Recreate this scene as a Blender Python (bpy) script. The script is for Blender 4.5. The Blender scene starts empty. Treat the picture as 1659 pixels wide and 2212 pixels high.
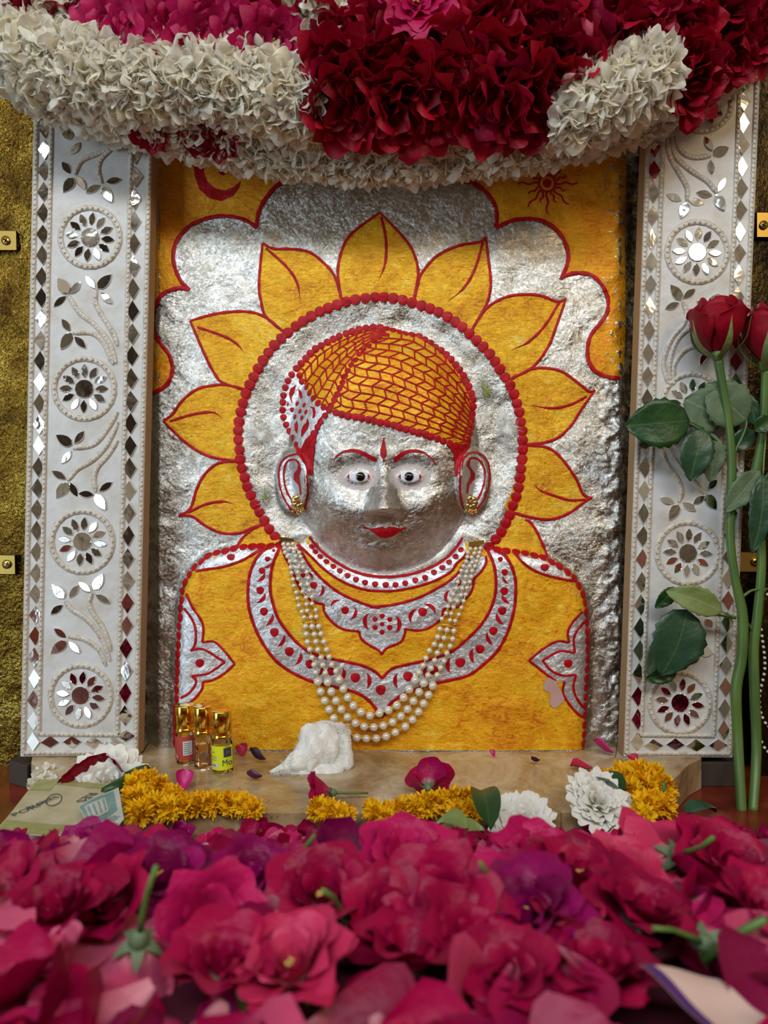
import bpy, bmesh, math, random
import numpy as np
from mathutils import Vector, Matrix, Euler, noise as mnoise
from mathutils.geometry import delaunay_2d_cdt
random.seed(7); rng = np.random.default_rng(7)
PI = math.pi
scene = bpy.context.scene
# ---------------------------------------------------------------- camera, world, lights, exposure
S = 0.0004              # metres per unit; one unit = one photo pixel on the plane of the relief
CX, CY, DIST = 829.5, 1106.0, 1500.0
Z0 = 570 * S            # eye height above the altar floor
LEDGE = -506.0          # marble top, units below the eye
cam = bpy.data.objects.new('camera', bpy.data.cameras.new('camera'))
scene.collection.objects.link(cam); scene.camera = cam
cam.location = (0, -DIST * S, Z0); cam.rotation_euler = (PI / 2, 0, 0)
cam.data.sensor_fit = 'VERTICAL'; cam.data.sensor_height = 36.0; cam.data.sensor_width = 27.0
cam.data.lens = 36.0 * 1500.0 / 2212.0
cam.data.clip_start = 0.01
cam.data.dof.use_dof = True; cam.data.dof.focus_distance = (DIST - 30) * S; cam.data.dof.aperture_fstop = 9.5

world = bpy.data.worlds.new('room_light'); scene.world = world; world.use_nodes = True
wn = world.node_tree; wn.nodes.clear()
wo = wn.nodes.new('ShaderNodeOutputWorld'); wb = wn.nodes.new('ShaderNodeBackground')
wtc = wn.nodes.new('ShaderNodeTexCoord'); wnz = wn.nodes.new('ShaderNodeTexNoise'); wr = wn.nodes.new('ShaderNodeValToRGB')
wnz.inputs['Scale'].default_value = 2.2; wnz.inputs['Detail'].default_value = 3.0
wr.color_ramp.elements[0].position = 0.36; wr.color_ramp.elements[0].color = (0.02, 0.014, 0.010, 1)
wr.color_ramp.elements[1].position = 0.66; wr.color_ramp.elements[1].color = (0.30, 0.25, 0.19, 1)
e = wr.color_ramp.elements.new(0.5); e.color = (0.10, 0.078, 0.052, 1)
wn.links.new(wtc.outputs['Generated'], wnz.inputs['Vector']); wn.links.new(wnz.outputs['Fac'], wr.inputs['Fac'])
wn.links.new(wr.outputs['Color'], wb.inputs['Color']); wn.links.new(wb.outputs['Background'], wo.inputs['Surface'])
wb.inputs['Strength'].default_value = 1.35

def area(name, loc, aim, size, power, col, sy=None):
    l = bpy.data.lights.new(name, 'AREA'); l.energy = power; l.color = col; l.size = size
    if sy: l.shape = 'RECTANGLE'; l.size_y = sy
    o = bpy.data.objects.new(name, l); scene.collection.objects.link(o)
    o.location = loc; d = Vector(aim) - Vector(loc); o.rotation_euler = d.to_track_quat('-Z', 'Y').to_euler(); return o
area('ceiling_tube_light', (-0.15, -1.35, 1.32), (0, 0, 0.25), 1.7, 23.0, (0.84, 0.93, 1.0), 0.22)
area('doorway_daylight', (-1.20, -1.10, 0.36), (0, 0, 0.18), 0.5, 9.0, (0.66, 0.87, 1.0), 0.9)
area('warm_lamp', (0.86, -1.3, 1.06), (0.1, 0, 0.3), 0.28, 5.0, (1.0, 0.74, 0.40))
scene.view_settings.view_transform = 'Standard'; scene.view_settings.look = 'None'
scene.view_settings.exposure = -0.12; scene.view_settings.gamma = 1.0; scene.view_settings.use_curve_mapping = False

# ---------------------------------------------------------------- helpers
def P(x, y, d=0.0):     # a photo pixel standing d units in front of the relief plane
    k = (DIST - d) / DIST
    return Vector(((x - CX) * k * S, -d * S, Z0 + (CY - y) * k * S))
def W(X, d, z):         # world position in units: X right of centre, d in front of relief, z relative to the eye
    return Vector((X * S, -d * S, Z0 + z * S))
def on_level(x, y, z=LEDGE):   # pixel seen lying on a horizontal level
    dist = -z * DIST / (y - CY); return W((x - CX) * dist / DIST, DIST - dist, z)
def tile(x0, y0, s):
    return lambda pts: [(x0 + p[0] / s, y0 + p[1] / s) + tuple(p[2:]) for p in pts]
A = tile(300, 350, 2.37); B = tile(900, 350, 3.318); F = tile(560, 680, 2.765); C = tile(350, 1130, 3.318)
E = tile(800, 1130, 2.765); G = tile(290, 800, 4.1475); H = tile(1000, 750, 4.1475)
T1 = tile(590, 690, 6.636); T2 = tile(800, 690, 6.636); N = tile(690, 940, 5.721)
N1 = tile(600, 1150, 7.375); N2 = tile(850, 1150, 7.371); N3 = tile(660, 1380, 4.74)
L1 = tile(0, 200, 3.159); L2 = tile(0, 880, 2.765); R1 = tile(1320, 180, 3.072); R2 = tile(1320, 880, 2.765)
R3 = tile(1340, 1080, 3.254); R4 = tile(1340, 620, 4.608)

def link(o, parent=None):
    scene.collection.objects.link(o)
    if parent is not None: o.parent = parent
    return o
def wloc(o):
    return o.location + (wloc(o.parent) if o.parent else Vector())
def thing(name, label, cat, loc=(0, 0, 0), group=None):
    o = bpy.data.objects.new(name, None); o.empty_display_size = 0.01; link(o); o.location = loc
    o['label'] = label; o['category'] = cat
    if group: o['group'] = group
    return o
def tag(o, label, cat, group=None):
    o['label'] = label; o['category'] = cat
    if group: o['group'] = group
    return o
def mesh(name, verts, faces, mat, smooth=True, attrs=None):
    me = bpy.data.meshes.new(name)
    me.from_pydata([tuple(v) for v in verts], [], [tuple(f) for f in faces])
    mats = mat if isinstance(mat, (list, tuple)) else [mat]
    for m in mats: me.materials.append(m)
    if smooth: me.polygons.foreach_set('use_smooth', [True] * len(me.polygons))
    if attrs:
        for k, v in attrs.items():
            a = me.attributes.new(k, 'FLOAT', 'POINT'); a.data.foreach_set('value', np.asarray(v, dtype=np.float32))
    me.update(); return me
def obj(name, me, parent=None, loc=None, rot=None, scale=None):
    """mesh in world coordinates when loc is None, otherwise placed at world loc"""
    o = bpy.data.objects.new(name, me); link(o, parent)
    base = wloc(parent) if parent is not None else Vector()
    o.location = (Vector(loc) if loc is not None else Vector()) - base
    if rot is not None:
        o.rotation_mode = 'QUATERNION' if hasattr(rot, 'w') else 'XYZ'
        if hasattr(rot, 'w'): o.rotation_quaternion = rot
        else: o.rotation_euler = rot
    if scale is not None: o.scale = (scale,) * 3 if not hasattr(scale, '__len__') else scale
    return o
class MB:
    def __init__(s): s.v = []; s.f = []; s.a = []
    def add(s, v, f, a=None):
        b = len(s.v); s.v += [tuple(p) for p in v]; s.f += [tuple(i + b for i in q) for q in f]
        s.a += list(a) if a is not None else [0.0] * len(v)
    def mesh(s, name, mat, smooth=True, attr=None): return mesh(name, s.v, s.f, mat, smooth, {attr: s.a} if attr else None)
def cat(pts, step=4.0, closed=False):
    """Catmull-Rom through points (tuples of any length), resampled every `step` units"""
    p = [np.array(q, float) for q in pts]; n = len(p)
    if n == 2 and not closed: p = [p[0], (p[0] + p[1]) / 2, p[1]]; n = 3
    out = []
    for i in range(n if closed else n - 1):
        p0 = p[(i - 1) % n] if closed or i > 0 else 2 * p[0] - p[1]
        p1 = p[i]; p2 = p[(i + 1) % n]
        p3 = p[(i + 2) % n] if closed or i + 2 < n else 2 * p[n - 1] - p[n - 2]
        k = max(1, int(math.ceil(np.linalg.norm((p2 - p1)[:2] if len(p1) < 4 else (p2 - p1)[:3]) / step)))
        for j in range(k):
            t = j / k
            out.append(0.5 * (2 * p1 + (p2 - p0) * t + (2 * p0 - 5 * p1 + 4 * p2 - p3) * t * t + (3 * p1 - p0 - 3 * p2 + p3) * t ** 3))
    if not closed: out.append(p[-1])
    return out
def evenly(pts, gap):
    c = cat(pts, 2.0); d = [0.0]
    for i in range(1, len(c)): d.append(d[-1] + float(np.linalg.norm(c[i][:2] - c[i - 1][:2])))
    n = max(1, round(d[-1] / gap)); out = []
    for k in range(n + 1):
        t = d[-1] * k / n; j = int(np.searchsorted(d, t)); out.append(tuple(c[min(j, len(c) - 1)]))
    return out
def tube(path, rad, n=8, cap=True):
    """path: world Vectors, rad: scalar or list; returns verts, faces"""
    path = [Vector(p) for p in path]; m = len(path); v = []; f = []
    r = rad if hasattr(rad, '__len__') else [rad] * m
    up = Vector((0, -1, 0.01))
    for i in range(m):
        t = (path[min(i + 1, m - 1)] - path[max(i - 1, 0)]).normalized()
        a = t.cross(up)
        if a.length < 1e-4: a = t.cross(Vector((1, 0, 0)))
        a.normalize(); b = t.cross(a).normalized()
        for k in range(n):
            th = 2 * PI * k / n; v.append(path[i] + (a * math.cos(th) + b * math.sin(th)) * r[i])
    for i in range(m - 1):
        for k in range(n):
            q = (k + 1) % n; f.append((i * n + k, i * n + q, (i + 1) * n + q, (i + 1) * n + k))
    if cap: f.append(tuple(range(n - 1, -1, -1))); f.append(tuple(range((m - 1) * n, m * n)))
    return v, f
def lathe(prof, n=24, c=Vector((0, 0, 0))):
    v = []; f = []; m = len(prof)
    for r, z in prof:
        for k in range(n): th = 2 * PI * (k + 0.5) / n; v.append((c[0] + r * math.cos(th), c[1] + r * math.sin(th), c[2] + z))
    for i in range(m - 1):
        for k in range(n):
            q = (k + 1) % n; f.append((i * n + k, i * n + q, (i + 1) * n + q, (i + 1) * n + k))
    f.append(tuple(range(n - 1, -1, -1))); f.append(tuple(range((m - 1) * n, m * n)))
    return v, f
def sphere(c, r, nu=10, nv=7):
    v = [Vector(c) + Vector((0, 0, r))]; f = []
    for j in range(1, nv):
        ph = PI * j / nv
        for i in range(nu): th = 2 * PI * i / nu; v.append(Vector(c) + r * Vector((math.sin(ph) * math.cos(th), math.sin(ph) * math.sin(th), math.cos(ph))))
    v.append(Vector(c) - Vector((0, 0, r))); L = len(v) - 1
    for i in range(nu): f.append((0, 1 + i, 1 + (i + 1) % nu)); f.append((L, L - nu + (i + 1) % nu, L - nu + i))
    for j in range(nv - 2):
        for i in range(nu): a = 1 + j * nu; q = (i + 1) % nu; f.append((a + i, a + nu + i, a + nu + q, a + q))
    return v, f

# ---------------------------------------------------------------- materials
def mat(name, col=(0.8, 0.8, 0.8), rough=0.5, metal=0.0, **kw):
    m = bpy.data.materials.new(name); m.use_nodes = True; b = m.node_tree.nodes['Principled BSDF']
    b.inputs['Base Color'].default_value = (*col, 1); b.inputs['Roughness'].default_value = rough; b.inputs['Metallic'].default_value = metal
    for k, v in kw.items(): b.inputs[k.replace('_', ' ')].default_value = v
    return m
class NT:
    def __init__(s, m): s.t = m.node_tree; s.b = s.t.nodes['Principled BSDF']
    def n(s, typ, **kw):
        o = s.t.nodes.new('ShaderNode' + typ)
        for k, v in kw.items():
            if k in o.inputs: o.inputs[k].default_value = v
            else: setattr(o, k, v)
        return o
    def l(s, a, b): s.t.links.new(a, b); return s
    def tc(s, scale=(1, 1, 1), rot=(0, 0, 0)):
        g = s.n('NewGeometry'); mp = s.n('Mapping'); mp.inputs['Scale'].default_value = scale; mp.inputs['Rotation'].default_value = rot
        s.l(g.outputs['Position'], mp.inputs['Vector']); return mp.outputs['Vector']
    def oc(s, scale=(1, 1, 1)):
        g = s.n('TexCoord'); mp = s.n('Mapping'); mp.inputs['Scale'].default_value = scale
        s.l(g.outputs['Object'], mp.inputs['Vector']); return mp.outputs['Vector']
    def noise(s, vec, scale, detail=4, rough=0.5, dist=0.0):
        o = s.n('TexNoise'); o.inputs['Scale'].default_value = scale; o.inputs['Detail'].default_value = detail
        o.inputs['Roughness'].default_value = rough; o.inputs['Distortion'].default_value = dist
        s.l(vec, o.inputs['Vector']); return o.outputs['Fac']
    def ramp(s, fac, stops):
        o = s.n('ValToRGB'); cr = o.color_ramp
        while len(cr.elements) < len(stops): cr.elements.new(0.5)
        for el, (p, c) in zip(cr.elements, stops): el.position = p; el.color = (*c, 1) if len(c) == 3 else c
        s.l(fac, o.inputs['Fac']); return o.outputs['Color']
    def rng(s, fac, a, b, c=0.0, d=1.0):
        o = s.n('MapRange'); s.l(fac, o.inputs[0])
        for i, v in enumerate((a, b, c, d)): o.inputs[i + 1].default_value = v
        return o.outputs[0]
    def mix(s, fac, a, b, blend='MIX'):
        o = s.n('Mix'); o.data_type = 'RGBA'; o.blend_type = blend
        for sock, v in ((o.inputs[0], fac), (o.inputs[6], a), (o.inputs[7], b)):
            if isinstance(v, (int, float)): sock.default_value = v
            elif isinstance(v, tuple): sock.default_value = (*v, 1)
            else: s.l(v, sock)
        return o.outputs[2]
    def math(s, op, a, b=0.0):
        o = s.n('Math'); o.operation = op
        for sock, v in ((o.inputs[0], a), (o.inputs[1], b)):
            if isinstance(v, (int, float)): sock.default_value = v
            else: s.l(v, sock)
        return o.outputs[0]
    def bump(s, h, dist, strength=1.0, normal=None):
        o = s.n('Bump'); o.inputs['Distance'].default_value = dist; o.inputs['Strength'].default_value = strength
        s.l(h, o.inputs['Height'])
        if normal is not None: s.l(normal, o.inputs['Normal'])
        return o.outputs['Normal']
    def attr(s, name):
        o = s.n('Attribute'); o.attribute_name = name; return o.outputs['Fac']
def foil_bump(t, vec, amt=1.0):
    n1 = t.noise(vec, 42, 3, 0.55, 0.6)      # broad dents
    n2 = t.noise(vec, 260, 5, 0.65, 1.6)     # crinkles
    n3 = t.noise(vec, 900, 3, 0.6, 1.0)
    b1 = t.bump(n1, 0.0036 * amt); b2 = t.bump(n2, 0.00075 * amt, 1.0, b1); return t.bump(n3, 0.00016 * amt, 1.0, b2)
M = {}
m = mat('silver_foil', (0.80, 0.79, 0.77), 0.30, 1.0); t = NT(m); v = t.tc()
wear = t.attr('wear'); dirt = t.attr('dirt')
nz = t.noise(v, 40, 6, 0.65); base = t.ramp(nz, [(0.3, (0.42, 0.38, 0.31)), (0.55, (0.64, 0.62, 0.58)), (0.8, (0.80, 0.80, 0.80))])
nw = t.noise(v, 220, 6, 0.7, 0.5)
wm = t.rng(t.math('ADD', wear, t.math('MULTIPLY', t.math('SUBTRACT', nw, 0.5), 1.2)), 0.35, 0.75)
dm = t.rng(t.math('ADD', dirt, t.math('MULTIPLY', t.math('SUBTRACT', t.noise(v, 90, 6, 0.7, 1.0), 0.5), 1.6)), 0.55, 0.75)
c = t.mix(wm, base, (0.55, 0.47, 0.45)); dc = t.ramp(t.noise(v, 150, 5, 0.7), [(0.35, (0.012, 0.008, 0.005)), (0.5, (0.10, 0.065, 0.035)), (0.62, (0.42, 0.22, 0.02)), (0.7, (0.5, 0.47, 0.42))])
c = t.mix(dm, c, dc); t.l(c, t.b.inputs['Base Color'])
t.l(t.math('SUBTRACT', 1.0, t.math('MAXIMUM', wm, t.math('MULTIPLY', dm, 0.9))), t.b.inputs['Metallic'])
t.l(t.rng(nw, 0.3, 0.7, 0.17, 0.34), t.b.inputs['Roughness']); t.l(foil_bump(t, v), t.b.inputs['Normal']); M['silver'] = m

def paint(name, stops, metal, rough, streak=(30, 30, 400), amt=0.7):
    m = mat(name, stops[0][1], rough, metal); t = NT(m); v = t.tc()
    s1 = t.noise(t.tc((1.0, 1.0, 3.2), (0, 0.8, 0)), 70, 6, 0.65, 2.2); s2 = t.noise(v, 24, 6, 0.72, 0.8)
    mixn = t.math('ADD', t.math('MULTIPLY', s1, 0.45), t.math('MULTIPLY', s2, 0.55))
    t.l(t.ramp(mixn, stops), t.b.inputs['Base Color'])
    g = t.noise(v, 330, 5, 0.7, 1.0); t.l(t.rng(g, 0.45, 0.75, metal * 0.5, min(1.0, metal * 1.6)), t.b.inputs['Metallic'])
    t.l(t.rng(s1, 0.3, 0.7, rough - 0.1, rough + 0.15), t.b.inputs['Roughness'])
    br = t.noise(t.tc((1, 1, 4.5), (0, 0.9, 0)), 120, 4, 0.6, 2.5)
    b0 = foil_bump(t, v, amt); t.l(t.bump(br, 0.0004, 1.0, b0), t.b.inputs['Normal']); return m
M['yellow'] = paint('yellow_ochre_paint', [(0.38, (0.58, 0.15, 0.002)), (0.46, (0.84, 0.34, 0.003)), (0.55, (0.90, 0.48, 0.006)), (0.66, (0.92, 0.66, 0.12))], 0.5, 0.30)
M['orange'] = paint('orange_paint', [(0.36, (0.66, 0.15, 0.002)), (0.48, (0.84, 0.32, 0.003)), (0.60, (0.86, 0.44, 0.006)), (0.76, (0.82, 0.66, 0.32))], 0.42, 0.3, amt=1.1)
M['petalpaint'] = paint('halo_yellow_paint', [(0.38, (0.50, 0.17, 0.003)), (0.47, (0.74, 0.34, 0.004)), (0.56, (0.82, 0.46, 0.01)), (0.68, (0.84, 0.66, 0.22))], 0.55, 0.28, amt=0.9)
m = mat('red_paint', (0.42, 0.004, 0.012), 0.38, 0.0, Specular_IOR_Level=0.22); t = NT(m); v = t.tc()
t.l(t.ramp(t.noise(v, 160, 4), [(0.3, (0.28, 0.001, 0.005)), (0.6, (0.46, 0.002, 0.009)), (0.8, (0.50, 0.012, 0.03))]), t.b.inputs['Base Color'])
t.l(foil_bump(t, v, 0.6), t.b.inputs['Normal']); M['red'] = m
m = mat('leaf_silver', (0.76, 0.77, 0.80), 0.33, 0.85); t = NT(m); t.l(foil_bump(t, t.tc(), 0.8), t.b.inputs['Normal']); M['silver2'] = m
M['eyewhite'] = mat('eye_white_enamel', (0.75, 0.77, 0.85), 0.12); M['black'] = mat('black_enamel', (0.004, 0.004, 0.004), 0.05)
M['irisrim'] = mat('iris_rim', (0.25, 0.22, 0.15), 0.2)
# ---------------------------------------------------------------- relief height map
GX0, GX1, GY0, GY1, GS = 306, 1382, 318, 1624, 3.0
gx = np.arange(GX0, GX1 + 1, GS); gy = np.arange(GY0, GY1 + 1, GS); XX, YY = np.meshgrid(gx, gy)
def vnoise(X, Y, scale, seed):
    r = np.random.default_rng(seed); n = 64; g = r.random((n, n)); x = (X / scale) % (n - 1); y = (Y / scale) % (n - 1)
    i = x.astype(int); j = y.astype(int); u = x - i; w = y - j; u = u * u * (3 - 2 * u); w = w * w * (3 - 2 * w)
    return (g[j, i] * (1 - u) + g[j, i + 1] * u) * (1 - w) + (g[j + 1, i] * (1 - u) + g[j + 1, i + 1] * u) * w - 0.5
def sdf(poly, X, Y):
    p = np.array([q[:2] for q in poly], float); d = np.full(X.shape, 1e9); ins = np.zeros(X.shape, bool)
    for a, b in zip(p, np.roll(p, -1, 0)):
        e = b - a; wx = X - a[0]; wy = Y - a[1]; tt = np.clip((wx * e[0] + wy * e[1]) / max(1e-9, e @ e), 0, 1)
        d = np.minimum(d, np.hypot(wx - e[0] * tt, wy - e[1] * tt))
        c1 = (a[1] > Y) != (b[1] > Y)
        with np.errstate(divide='ignore', invalid='ignore'): ins ^= c1 & (X < (b[0] - a[0]) * (Y - a[1]) / (b[1] - a[1]) + a[0])
    return np.where(ins, d, -d)
def sm(x): x = np.clip(x, 0, 1); return x * x * (3 - 2 * x)
chainL = G([(1300, 1560), (1190, 1575), (1100, 1575), (1010, 1580), (940, 1585), (870, 1600), (800, 1620), (730, 1635), (660, 1660), (600, 1710), (540, 1755), (490, 1830)]) + \
    C([(165, 420), (145, 480), (140, 545), (130, 600), (128, 670), (120, 735), (118, 790), (115, 850), (112, 920), (108, 985), (108, 1040), (105, 1110), (100, 1170), (105, 1230), (98, 1290), (92, 1350), (90, 1420), (88, 1500), (90, 1580)])
chainR = E([(700, 150), (780, 160), (860, 170), (930, 180), (990, 195), (1050, 210), (1090, 235), (1130, 255), (1170, 285), (1210, 315), (1235, 355), (1265, 405), (1280, 455), (1290, 515), (1295, 570), (1298, 620), (1300, 680), (1300, 735), (1300, 790), (1298, 850), (1295, 900), (1293, 955), (1290, 1010), (1287, 1065), (1285, 1120), (1283, 1175), (1280, 1225), (1277, 1280), (1272, 1340), (1270, 1370)])
collarU = F([(300, 1325), (360, 1400), (450, 1470), (560, 1530), (680, 1560), (800, 1565), (920, 1545), (1040, 1500), (1130, 1440), (1190, 1370), (1215, 1330)])
bodypoly = list(reversed(chainL)) + collarU + chainR + [(1258, 1650), (378, 1650)]
HC = (828.0, 975.0); HA, HB = 206.0, 266.0
def g2(x, y, cx, cy, sx, sy): return np.exp(-((x - cx) / sx) ** 2 - ((y - cy) / sy) ** 2)
def heights(X, Y):
    h = 5 * vnoise(X, Y, 90, 1) + 2.5 * vnoise(X, Y, 30, 2)
    ed = np.minimum((X - 318), (1362 - X)); h += -32 * (1 - sm((ed + 6) / 34))
    rough = sm((X - 1270) / 60) + sm((345 - X) / 30); h += rough * (11 * vnoise(X, Y, 20, 3) + 5 * vnoise(X, Y, 8, 4))
    rr = np.hypot(X - 822, Y - 948); h += -9 * sm((306 - rr) / 60)
    h += 24 * sm((sdf(bodypoly, X, Y) + 16) / 34)
    r = np.sqrt(((X - HC[0]) / HA) ** 2 + ((Y - HC[1]) / HB) ** 2)
    u = np.clip((1.0 - r) / 0.5, 0, 1); dome = 62 * (1 - (1 - u) ** 2.2) + 15 * np.clip(1 - r * r, 0, 1)
    f = 0 * X
    for cx in (775, 885):
        f += -17 * g2(X, Y, cx, 1026, 46, 34) + 15 * g2(X, Y, cx, 1030, 29, 19)
    f += 5 * g2(X, Y, 828, 985, 95, 16) + 8 * g2(X, Y, 738, 1095, 40, 40) + 8 * g2(X, Y, 918, 1095, 40, 40)
    yy = np.clip((Y - 985) / 112, 0, 1); nh = 58 * yy ** 1.25 * (1 - sm((Y - 1099) / 27)) ; nw = 10 + 17 * yy
    f += nh * np.exp(-np.abs((X - 829) / nw) ** 2.5) + 13 * g2(X, Y, 801, 1103, 14, 13) + 13 * g2(X, Y, 858, 1103, 14, 13)
    f += 7 * g2(X, Y, 829, 1150, 36, 13) - 2 * g2(X, Y, 829, 1174, 34, 12) + 9 * g2(X, Y, 829, 1200, 50, 28)
    for cx in (632, 1021): 
        re = np.sqrt(((X - cx) / 36) ** 2 + ((Y - 1042) / 70) ** 2); h += 20 * sm((1.12 - re) / 0.3) - 9 * g2(X, Y, cx, 1040, 14, 34)
    return np.maximum(h, 0 * h - 40) + np.where(r < 1, dome + f * sm((1 - r) / 0.25), 0) , r
HM, HR = heights(XX, YY)
def HS(x, y):
    i = np.clip((np.asarray(x, float) - GX0) / GS, 0, len(gx) - 1.001); j = np.clip((np.asarray(y, float) - GY0) / GS, 0, len(gy) - 1.001)
    a = i.astype(int); b = j.astype(int); u = i - a; w = j - b
    return (HM[b, a] * (1 - u) + HM[b, a + 1] * u) * (1 - w) + (HM[b + 1, a] * (1 - u) + HM[b + 1, a + 1] * u) * w
def PH(x, y, off=0.0): return P(x, y, float(HS(x, y)) + off)
def NRM(x, y, e=4.0):
    hx = float(HS(x + e, y) - HS(x - e, y)) / (2 * e); hy = float(HS(x, y + e) - HS(x, y - e)) / (2 * e)
    return Vector((-hx, -1.0, hy)).normalized()       # outward normal, -Y is towards the viewer
idol = thing('relief_idol', 'silver foil relief idol painted with an orange turban, petal halo and yellow robe', 'idol', P(829, 1612, 0))
wear = np.zeros(XX.shape)
for cx in (775, 885): wear = np.maximum(wear, 0.95 * np.exp(-(np.sqrt(((XX - cx) / 36) ** 2 + ((YY - 1030) / 23) ** 2) - 1) ** 2 * 9) * (np.sqrt(((XX - cx) / 36) ** 2 + ((YY - 1030) / 23) ** 2) < 1.6))
wear = np.maximum(wear, 0.75 * np.exp(-((HR - 0.985) / 0.03) ** 2) * (YY > 1090)); wear = np.maximum(wear, 0.62 * np.exp(-((np.hypot((XX - 632) / 38, (YY - 1042) / 72) - 1.06) / 0.07) ** 2) * (XX < 640))
wear = np.maximum(wear, 0.62 * np.exp(-((np.hypot((XX - 1021) / 38, (YY - 1042) / 72) - 1.06) / 0.07) ** 2) * (XX > 1010))
dirt = sm((XX - 1318) / 30) * 0.75 + sm((332 - XX) / 18) * 0.6
nY, nX = XX.shape; k = (DIST - HM) / DIST
VV = np.stack([(XX - CX) * k * S, -HM * S, Z0 + (CY - YY) * k * S], -1).reshape(-1, 3)
idx = np.arange(nY * nX).reshape(nY, nX)
Q = np.stack([idx[:-1, :-1], idx[1:, :-1], idx[1:, 1:], idx[:-1, 1:]], -1).reshape(-1, 4)
inhead = (HR[:-1, :-1] < 1.0).reshape(-1)
def submesh(name, sel, m):
    q = Q[sel]; u, inv = np.unique(q, return_inverse=True); inv = inv.reshape(q.shape)
    return mesh(name, VV[u].tolist(), inv.tolist(), m, True, {'wear': wear.reshape(-1)[u], 'dirt': dirt.reshape(-1)[u]})
obj('silver_backing', submesh('silver_backing', ~inhead, M['silver']), idol)
obj('face', submesh('face', inhead, M['silver']), idol)
# solid block behind the foil
def box(x0, x1, d0, d1, z0, z1):
    v = [W(x, d, z) for x in (x0, x1) for d in (d0, d1) for z in (z0, z1)]
    return v, [(0, 1, 3, 2), (4, 6, 7, 5), (0, 4, 5, 1), (2, 3, 7, 6), (0, 2, 6, 4), (1, 5, 7, 3)]
M['stone'] = mat('dark_stone', (0.05, 0.035, 0.025), 0.7)
v_, f_ = box(-530, 556, -46, -55, -520, 810); obj('stone_core', mesh('stone_core', v_, f_, M['stone'], False), idol)

def patch(name, pts, m, off=1.0, sp=9.0, parent=idol, curve=None, wob=0.0):
    pts = [tuple(map(float, p[:2])) for p in pts]
    if curve: pts = [tuple(p[:2]) for p in cat(pts, curve, True)]
    cl = [pts[0]]
    for p in pts[1:]:
        if (p[0] - cl[-1][0]) ** 2 + (p[1] - cl[-1][1]) ** 2 > 0.25: cl.append(p)
    pts = cl; dens = []
    for a, b in zip(pts, pts[1:] + pts[:1]):
        n = max(1, int(math.hypot(b[0] - a[0], b[1] - a[1]) / sp))
        for q in range(n): dens.append((a[0] + (b[0] - a[0]) * q / n, a[1] + (b[1] - a[1]) * q / n))
    xs = [p[0] for p in dens]; ys = [p[1] for p in dens]
    X, Y = np.meshgrid(np.arange(min(xs), max(xs), sp), np.arange(min(ys), max(ys), sp)); s = sdf(dens, X, Y) > sp * 0.45
    allp = [Vector(p) for p in dens] + [Vector((float(a), float(b))) for a, b in zip(X[s], Y[s])]
    r = delaunay_2d_cdt(allp, [], [list(range(len(dens)))], 1, 1e-5)
    vs = r[0]; hh = HS([q.x for q in vs], [q.y for q in vs])
    fs = []
    for f in r[2]:
        a, b, c_ = (vs[i] for i in f[:3]); ar = (b - a).cross(c_ - a)
        fs.append(tuple(f) if ar < 0 else tuple(reversed(f)))
    return obj(name, mesh(name, [P(q.x, q.y, float(h) + off) for q, h in zip(vs, hh)], [tuple(reversed(f)) for f in fs], m), parent)
def stroke_geo(pts, w, off=1.8, step=4.0, taper=0, ends=True):
    """pts in px; w width px (number or per-point third coordinate)"""
    if not hasattr(w, '__len__'): pts = [(p[0], p[1], w) for p in pts]
    else: pts = [(p[0], p[1], ww) for p, ww in zip(pts, w)]
    c = cat(pts, step); n = len(c); v = []; f = []
    for i in range(n):
        t = c[min(i + 1, n - 1)][:2] - c[max(i - 1, 0)][:2]; t = t / max(1e-6, np.linalg.norm(t)); nn = np.array([-t[1], t[0]])
        wi = c[i][2] * (1 + 0.10 * math.sin(i * 0.9 + c[0][0]) + 0.06 * math.sin(i * 2.3))
        if taper: q = i / (n - 1); wi *= min(1.0, (1 - q) * taper + 0.08)
        for s_, o in ((-1, 0), (-0.5, 0.7), (0.5, 0.7), (1, 0)):
            x, y = c[i][:2] + nn * wi * 0.5 * s_; v.append(P(x, y, float(HS(x, y)) + off + o))
    for i in range(n - 1):
        for k in range(3): a = i * 4 + k; f.append((a, a + 4, a + 5, a + 1))
    return v, f
def stroke(name, pts, w, parent=idol, off=1.8, m=None, taper=0, step=4.0):
    v, f = stroke_geo(pts, w, off, step, taper); return obj(name, mesh(name, v, f, m or M['red']), parent)
def strokes(name, lst, parent=idol, off=1.8, m=None):
    b = MB()
    for it in lst: v, f = stroke_geo(it[0], it[1], off, it[3] if len(it) > 3 else 4.0, it[2] if len(it) > 2 else 0); b.add(v, f)
    return obj(name, b.mesh(name, m or M['red']), parent)
# one painted dot: a low dome; every dot shares it
dv = [(0, -0.22, 0)]; df = []
for j, (r_, y_) in enumerate(((0.55, -0.18), (0.86, -0.10), (1.0, 0.06))):
    for k_ in range(14): th = 2 * PI * k_ / 14; w_ = 1 + 0.05 * math.sin(3 * th); dv.append((r_ * w_ * math.cos(th), y_, r_ * w_ * math.sin(th)))
for k_ in range(14): df.append((0, 1 + (k_ + 1) % 14, 1 + k_))
for j in range(2):
    for k_ in range(14): a = 1 + j * 14; q = (k_ + 1) % 14; df.append((a + k_, a + q, a + 14 + q, a + 14 + k_))
dotmesh = mesh('red_dot', dv, df, M['red'])
def dot(x, y, r, name='red_dot', off=1.6, parent=idol, sx=1.0, me=None, rz=0.0):
    n = NRM(x, y); q = Vector((0, -1, 0)).rotation_difference(n)
    if rz: q = q @ Euler((0, rz, 0)).to_quaternion()
    o = obj(name, me or dotmesh, parent, PH(x, y, off), q); kk = r * S * (DIST - float(HS(x, y))) / DIST; o.scale = (kk * sx, kk * 0.45, kk); return o

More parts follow.
